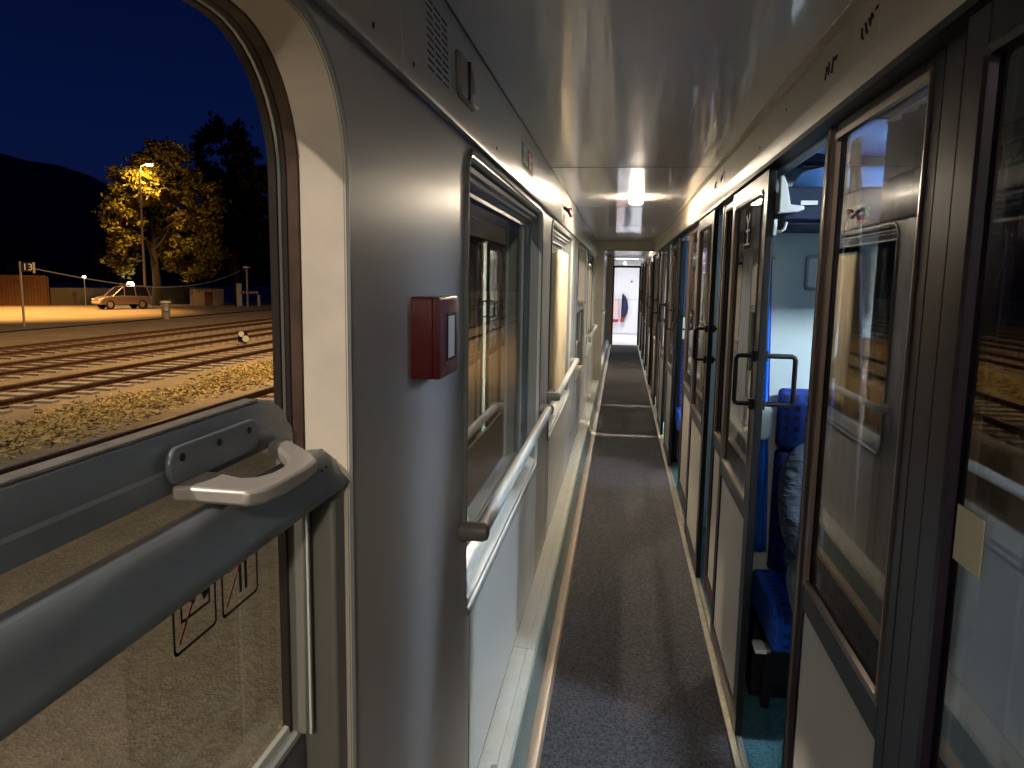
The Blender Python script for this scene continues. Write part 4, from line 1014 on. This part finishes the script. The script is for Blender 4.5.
# parked car
def make_car(loc, rz):
    t = thing('parked_car', 'pale estate car with high roof parked in front of the trees', 'car', loc, rz)
    O0 = (0, 0, 0)
    def b(mb, n, m, par=t, **k): return mb.build(n, m, par, org=O0, **k)
    body = [(-1.86, .34), (-1.90, .62), (-1.84, .86), (.55, .90), (1.20, .86), (1.72, .74), (1.86, .58), (1.86, .34)]
    loops = [[(x, y, z) for x, z in [(a * k, c if c > .4 else .34) for a, c in body]] for y, k in ((-.80, .985), (-.70, 1), (.70, 1), (.80, .985))]
    b(MB().loft(loops, True, True), 'car_body', 'car', bevel=.03)
    cab = [(-1.80, .85), (-1.62, 1.44), (-1.45, 1.50), (.0, 1.50), (.20, 1.46), (.95, .87)]
    gl = MB().loft([[(x, y * (1 - .16 * max(0, (z - .85) / .65)), z) for x, z in cab] for y in (-.76, .76)], True, True)
    g_ = b(gl, 'cabin_glass', 'car_glass', bevel=.02)
    m = MB()
    for sy in (-1, 1):
        for (x0, z0, x1, z1) in ((-1.80, .86, -1.60, 1.46), (-.75, .86, -.72, 1.47), (.95, .87, .16, 1.46), (.10, .87, .05, 1.46)):
            m.tube([(x0, sy * .76, z0), (x1, sy * .655, z1)], .035, 6)
    m.box(-1.62, .08, -.66, .66, 1.475, 1.515)
    b(m, 'roof_and_pillars', 'car')
    for sy in (-1, 1): b(MB().tube([(-1.5, sy * .55, 1.55), (-.1, sy * .55, 1.55)], .02, 6), 'roof_bar', 'steel')
    for x in (-1.18, 1.17):
        for sy in (-1, 1):
            w_ = b(MB().loft([[(x + r * math.cos(a), sy * y, .32 + r * math.sin(a)) for a in [2 * PI * i / 20 for i in range(20)]] for y, r in ((.66, .27), (.66, .32), (.80, .32), (.825, .28), (.82, .2))], True, True), 'wheel', 'tyre')
            b(MB().loft([[(x + r * math.cos(a), sy * y, .32 + r * math.sin(a)) for a in [2 * PI * i / 16 for i in range(16)]] for y, r in ((.815, .19), (.832, .17), (.828, .05))], True, True), 'wheel_rim', 'steel', w_)
    for sy in (-1, 1):
        b(MB().box(1.80, 1.87, sy * .62 - .14, sy * .62 + .14, .58, .70), 'headlight', 'white', bevel=.02)
        b(MB().box(-1.92, -1.82, sy * .68 - .08, sy * .68 + .08, .62, .86), 'tail_light', 'white', bevel=.02)
    b(MB().box(-1.93, -1.86, -.75, .75, .38, .55), 'bumper', 'galv', bevel=.03)
    b(MB().box(-1.94, -1.905, -.26, .26, .58, .70), 'number_plate', 'white')
    b(MB().box(1.84, 1.92, -.75, .75, .38, .54), 'bumper', 'galv', bevel=.03)
    return t
make_car((-37.6, 53.35, ZG + .035), math.atan2(-3.13, -1.95)).scale = (1, 1, 1.14)

# trees with crowns of leaf clumps
def tree(loc, crown, trunk_h, leafm, n_cl, per, label, seed, size):
    rn = random.Random(seed); x0, y0, z0 = loc
    t = thing('leafy_tree', label, 'tree', loc, group='trees behind the yard')
    m = MB(); m.tube([(x0, y0, z0), (x0 + .1, y0, z0 + trunk_h * .5), (x0 - .1, y0 + .1, z0 + trunk_h), (x0, y0, z0 + trunk_h * 1.9)], [.42, .34, .28, .1], 10)
    for i in range(9):
        a = rn.uniform(0, 6.28); h = z0 + trunk_h * rn.uniform(.8, 1.5); rr_ = rn.uniform(1.5, 3)
        m.tube([(x0, y0, h), (x0 + math.cos(a) * rr_ * .5, y0 + math.sin(a) * rr_ * .5, h + .9), (x0 + math.cos(a) * rr_, y0 + math.sin(a) * rr_, h + 2.2)], [.14, .09, .03], 6)
    m.build('trunk', 'bark', t)
    vs = []; fs = []
    for i in range(n_cl):
        c, r = crown[rn.choices(range(len(crown)), [q[1][0] * q[1][2] for q in crown])[0]]
        d = Vector((rn.gauss(0, 1), rn.gauss(0, 1), rn.gauss(0, 1))).normalized(); k = rn.uniform(.45, 1) ** .5
        cc = Vector((c[0] + d.x * r[0] * k, c[1] + d.y * r[1] * k, c[2] + d.z * r[2] * k)); cr = rn.uniform(.4, .8)
        for j in range(per):
            p = cc + Vector((rn.gauss(0, .45), rn.gauss(0, .45), rn.gauss(0, .32))) * cr
            n = Vector((rn.gauss(0, 1), rn.gauss(0, 1), rn.gauss(0, 1) + .8)).normalized()
            a = n.orthogonal().normalized(); b = n.cross(a); s = size * rn.uniform(.7, 1.3); q = rn.uniform(0, 6.28)
            a2 = a * math.cos(q) + b * math.sin(q); b2 = n.cross(a2)
            o = len(vs); vs += [p - a2 * s, p + b2 * s * .45, p + a2 * s, p - b2 * s * .45]; fs.append((o, o + 1, o + 2, o + 3))
    MB().add(vs, fs).build('crown', leafm, t, smooth=0)
    return t
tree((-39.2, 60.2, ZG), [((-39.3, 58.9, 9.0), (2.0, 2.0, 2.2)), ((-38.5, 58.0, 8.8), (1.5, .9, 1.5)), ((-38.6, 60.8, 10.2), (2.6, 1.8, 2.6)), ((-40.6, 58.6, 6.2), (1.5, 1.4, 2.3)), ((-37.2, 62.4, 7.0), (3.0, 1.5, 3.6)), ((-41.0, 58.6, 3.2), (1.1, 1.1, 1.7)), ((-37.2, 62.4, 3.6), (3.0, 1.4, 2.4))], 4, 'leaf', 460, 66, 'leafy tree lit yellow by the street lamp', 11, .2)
tree((-36.0, 68.0, ZG), [((-36.9, 68.3, 11.9), (3.0, 2.2, 4.1)), ((-35.0, 69.3, 8.0), (4.6, 2.6, 4.2)), ((-36.2, 69.2, 5.0), (4.8, 2.4, 3.6)), ((-33.5, 69.2, 7.0), (3.0, 2.4, 4.6)), ((-39.2, 68.6, 4.0), (3.0, 1.6, 3.2))], 5, 'leaf_unlit', 700, 50, 'tall dark tree to the right of the lit tree, nearest the window post', 12, .24)
tree((-31.4, 76.0, ZG), [((-31.4, 76.0, 4.9), (3.2, 2.6, 4.2))], 3, 'leaf_unlit', 90, 40, 'low dark tree behind the slim pale post', 13, .2)
tree((-45.5, 66.0, ZG), [((-45.5, 66.0, 2.6), (3.2, 2.0, 2.4))], 2, 'leaf_unlit', 70, 40, 'low dark tree behind the low wall and the car', 14, .2)
# street lamp in front of the lit tree
lx, ly = -37.0, 55.4
t = thing('street_lamp', 'tall sodium street lamp glowing in front of the lit tree', 'street lamp', (lx, ly, ZG))
MB().tube([(lx, ly, ZG), (lx, ly, 9.2), (lx + .08, ly + .05, 9.65), (lx + .45, ly + .25, 9.85)], [.11, .07, .06, .05], 8).build('pole', 'galv', t)
MB().ell((lx + .62, ly + .33, 9.86), (.34, .26, .10), 12, 6).build('lamp_hood', 'galv', t)
MB().ell((lx + .66, ly + .35, 9.77), (.24, .19, .10), 12, 6).build('lamp_bulb', 'e_sodium', t)
# small white yard lamps
for (a, b_, c_, r_, lb) in ((-43.7, 57.36, 1.12, .13, 'small white lamp on a thin post before the low wall'), (-40.85, 59.2, .55, .30, 'bright white globe lamp on a thin post behind the car')):
    t = thing('yard_lamp', lb, 'lamp', (a, b_, ZG), group='white lamps in the yard')
    MB().tube([(a, b_, ZG), (a, b_, c_)], .04, 6).build('post', 'galv', t)
    MB().ell((a, b_, c_), (r_, r_, r_ * .8), 12, 8).build('globe', 'e_white', t)
# fence and low wall
def wall_run(a, b, z0, z1, th):
    a = Vector(a); b = Vector(b); d = (b - a); n = Vector((-d.y, d.x)).normalized() * th
    return MB().prism([(a.x, a.y, z0), (b.x, b.y, z0), (b.x + n.x, b.y + n.y, z0), (a.x + n.x, a.y + n.y, z0)], (0, 0, z1 - z0))
t = thing('board_fence', 'tall brown fence of upright boards at the far side of the yard', 'fence', (-48.5, 54.3, ZG))
A, B = Vector((-58.0, 48.2)), Vector((-45.95, 55.9)); L_ = (B - A).length; m = MB(); q = int(L_ / .22)
for i in range(q):
    p0 = A + (B - A) * (i / q); p1 = A + (B - A) * ((i + .93) / q); d = (B - A).normalized(); n = Vector((d.y, -d.x)) * (.03 if i % 2 else .0)
    m.prism([(p0.x + n.x, p0.y + n.y, ZG), (p1.x + n.x, p1.y + n.y, ZG), (p1.x + n.x - d.y * .03, p1.y + n.y + d.x * .03, ZG), (p0.x + n.x - d.y * .03, p0.y + n.y + d.x * .03, ZG)], (0, 0, 2.36))
m.build('boards', 'fence', t, smooth=0)
wall_run(A, B, 1.11, 1.2, .06).build('top_rail', 'fence', t)
for i in range(6):
    p = A + (B - A) * (i / 5); MB().box(p.x - .06, p.x + .06, p.y + .03, p.y + .15, ZG, 1.1).build('post', 'fence', t)
t = thing('low_wall', 'low rendered yard wall running behind the car', 'wall', (-42, 61, ZG))
wall_run((-45.9, 56.2), (-37.5, 67.6), ZG, .16, .15).build('wall_body', 'lowwall', t)
wall_run((-45.96, 56.2), (-37.56, 67.6), .16, .21, .26).build('coping', 'lowwall', t)
# sheds beyond the yard
t = thing('small_shed', 'low pale shed seen between the car and the dark tree trunk', 'shed', (-36, 62.8, ZG))
wall_run((-36.9, 62.0), (-35.0, 63.7), ZG, .25, 1.5).build('shed_walls', 'kiosk', t)
wall_run((-37.05, 61.8), (-34.9, 63.7), .25, .36, 1.9).build('shed_roof', 'kiosk_dark', t)
d0 = Vector((-36.2, 62.6)); d1 = Vector((-35.7, 63.05)); 
wall_run((d0.x + .02, d0.y - .03), (d1.x + .02, d1.y - .03), ZG, -.05, .03).build('shed_door', 'fence', t)
t = thing('signboard', 'white and red signboard frame beyond the slim pale post', 'signboard', (-33.6, 62.5, ZG))
wall_run((-33.2, 62.6), (-32.85, 62.85), ZG, .75, .06).build('upright_panel', 'sign_white', t)
wall_run((-32.9, 62.8), (-31.7, 63.6), -.15, .1, .06).build('cross_panel', 'sign_red', t)
m = MB()
for i in range(6): 
    a = Vector((-32.8, 62.83)) + Vector((1.2, .8)) * (i / 6.4); m.prism([(a.x, a.y, -.10), (a.x + .12, a.y + .08, -.10), (a.x + .12, a.y + .08, .06), (a.x, a.y, .06)], (.012, -.02, 0))
m.build('pale_bars', 'sign_white', t, smooth=0)
MB().tube([(-31.65, 63.62, ZG), (-31.65, 63.62, -.2)], .12, 8).build('end_post', 'white', t)
# distant house, hillside
t = thing('far_house', 'dim far house with a flat top at the left edge beyond the fence', 'house', (-86, 99, ZG))
wall_run((-99, 88), (-84.2, 101.3), ZG, 5.9, 9).build('house_walls', 'building', t)
wall_run((-99.3, 87.6), (-83.9, 101.4), 5.9, 6.3, 10).build('house_roof', 'kiosk_dark', t)
m = MB()
for i in range(4):
    for z in (1.2, 3.8):
        a = Vector((-97, 89.8)) + Vector((14.8, 13.3)) * (i * .22); wq = Vector((14.8, 13.3)).normalized()
        w_ = wall_run((a.x + .05, a.y - .06), (a.x + wq.x * 1.3 + .05, a.y + wq.y * 1.3 - .06), z, z + 1.5, .05); w_.build('house_window', 'car_glass', t, smooth=0)
# hillside: ridge mesh far away
vs = []; fs = []
nA = 60
for j, (dist, hk) in enumerate(((330, -.02), (420, .45), (520, .82), (600, 1.), (680, .6))):
    for i in range(nA + 1):
        az = -75 + 100 * i / nA      # degrees from +Y towards -X is negative
        e = .060 + .066 / (1 + math.exp((az + 34.5) / 2.6)) - .02 / (1 + math.exp((az + 46) / 2.)) * 0 + .0025 * math.sin(az * 1.3) + .0012 * math.sin(az * 3.1)
        a = math.radians(az); h = max(e * 600 * hk, ZG - 4) + (2 * math.sin(i * 1.7 + j * 2) if 0 < j < 3 else 0)
        vs.append((math.sin(a) * dist, math.cos(a) * dist, 1.6 + h if hk > 0 else ZG - 3))
for j in range(4):
    for i in range(nA):
        k = j * (nA + 1) + i; fs.append((k, k + 1, k + nA + 2, k + nA + 1))
MB().add(vs, fs).build('hills', 'hill', kind='structure', smooth=180)

# ------------------------------------------------------------------ light
def light(kind, name, loc, energy, col, size=.1, sy=None, rot=(0, 0, 0), spot=None):
    l = bpy.data.lights.new(name, kind); l.energy = energy; l.color = col
    if kind == 'AREA':
        l.shape = 'RECTANGLE'; l.size = size; l.size_y = sy or size
    else: l.shadow_soft_size = size
    if spot: l.spot_size = spot; l.spot_blend = .6
    o = bpy.data.objects.new(name, l); COL.objects.link(o); o.location = loc; o.rotation_euler = rot
    return o
WARM = (1, .83, .60); SOD = (1, .56, .16); COOL = (.74, .87, 1)
light('AREA', 'vestibule lamp light', (.12, 21, 2.16), 20, (.95, .96, 1), .58, .54)
def aim(loc, to): return (Vector(to) - Vector(loc)).to_track_quat('-Z', 'Y').to_euler()
for nm, loc, to, e, cc, ang in (('near', (-6.5, -5.5, 11.0), (-3.5, 2.5, 0), 2900, (1, .86, .70), 110), ('far', (-9, 24, 14), (-15, 27, -1), 8000, (1, .62, .26), 120), ('beyond', (-40, 46, 13), (-40.5, 45.5, -1), 21000, (1, .50, .13), 88)):
    light('SPOT', 'unseen yard light ' + nm, loc, e, cc, .3, rot=aim(loc, to), spot=math.radians(ang))  # unseen lights; far and beyond are added to brighten the ground
light('SPOT', 'street lamp light', (-36.6, 55.7, 9.72), 1700, SOD, .25, rot=aim((-36.6, 55.7, 9.72), (-39.6, 58.6, 6.6)), spot=math.radians(88))
light('POINT', 'street lamp glow', (-36.4, 55.6, 9.55), 60, SOD, .2)
light('POINT', 'yard globe light', (-40.6, 58.8, .6), 5, (1, .93, .8), .3)

w = bpy.data.worlds.new('night'); SC.world = w; w.use_nodes = True
nt = w.node_tree; bg = nt.nodes['Background']
tc = nt.nodes.new('ShaderNodeTexCoord'); sp = nt.nodes.new('ShaderNodeSeparateXYZ'); rp = nt.nodes.new('ShaderNodeValToRGB')
nt.links.new(tc.outputs['Generated'], sp.inputs[0]); nt.links.new(sp.outputs['Z'], rp.inputs['Fac']); nt.links.new(rp.outputs['Color'], bg.inputs['Color'])
rp.color_ramp.elements[0].color = (.0035, .0045, .022, 1); rp.color_ramp.elements[1].color = (.0003, .0022, .022, 1)
rp.color_ramp.elements[1].position = .4
e = rp.color_ramp.elements.new(.14); e.color = (.0018, .0052, .034, 1)
bg.inputs['Strength'].default_value = .52

# ------------------------------------------------------------------ camera
cd = bpy.data.cameras.new('camera'); cam = bpy.data.objects.new('camera', cd); COL.objects.link(cam); SC.camera = cam
cd.sensor_width = 36; cd.lens = 760 / 1024 * 36; cd.clip_start = .02; cd.clip_end = 2000
R = Matrix(((0.98973783, -0.03567968, -0.13836904), (0.14194836, 0.13420573, 0.98073416), (0.01642237, 0.99031095, -0.13789316)))
r_, u_, f_ = R.col[0], R.col[1], R.col[2]
mw = Matrix((r_, u_, -f_)).transposed().to_4x4(); mw.translation = (0, 0, 1.6)
cam.matrix_world = mw

vs_ = SC.view_settings
vs_.view_transform = 'Standard'; vs_.look = 'None'; vs_.gamma = 1; vs_.exposure = 1.2; vs_.use_curve_mapping = False
SC.cycles.max_bounces = 10; SC.cycles.transparent_max_bounces = 16; SC.cycles.glossy_bounces = 6; SC.cycles.diffuse_bounces = 5
SC.cycles.sample_clamp_indirect = 6; SC.cycles.caustics_reflective = False
SC.cycles.use_denoising = True
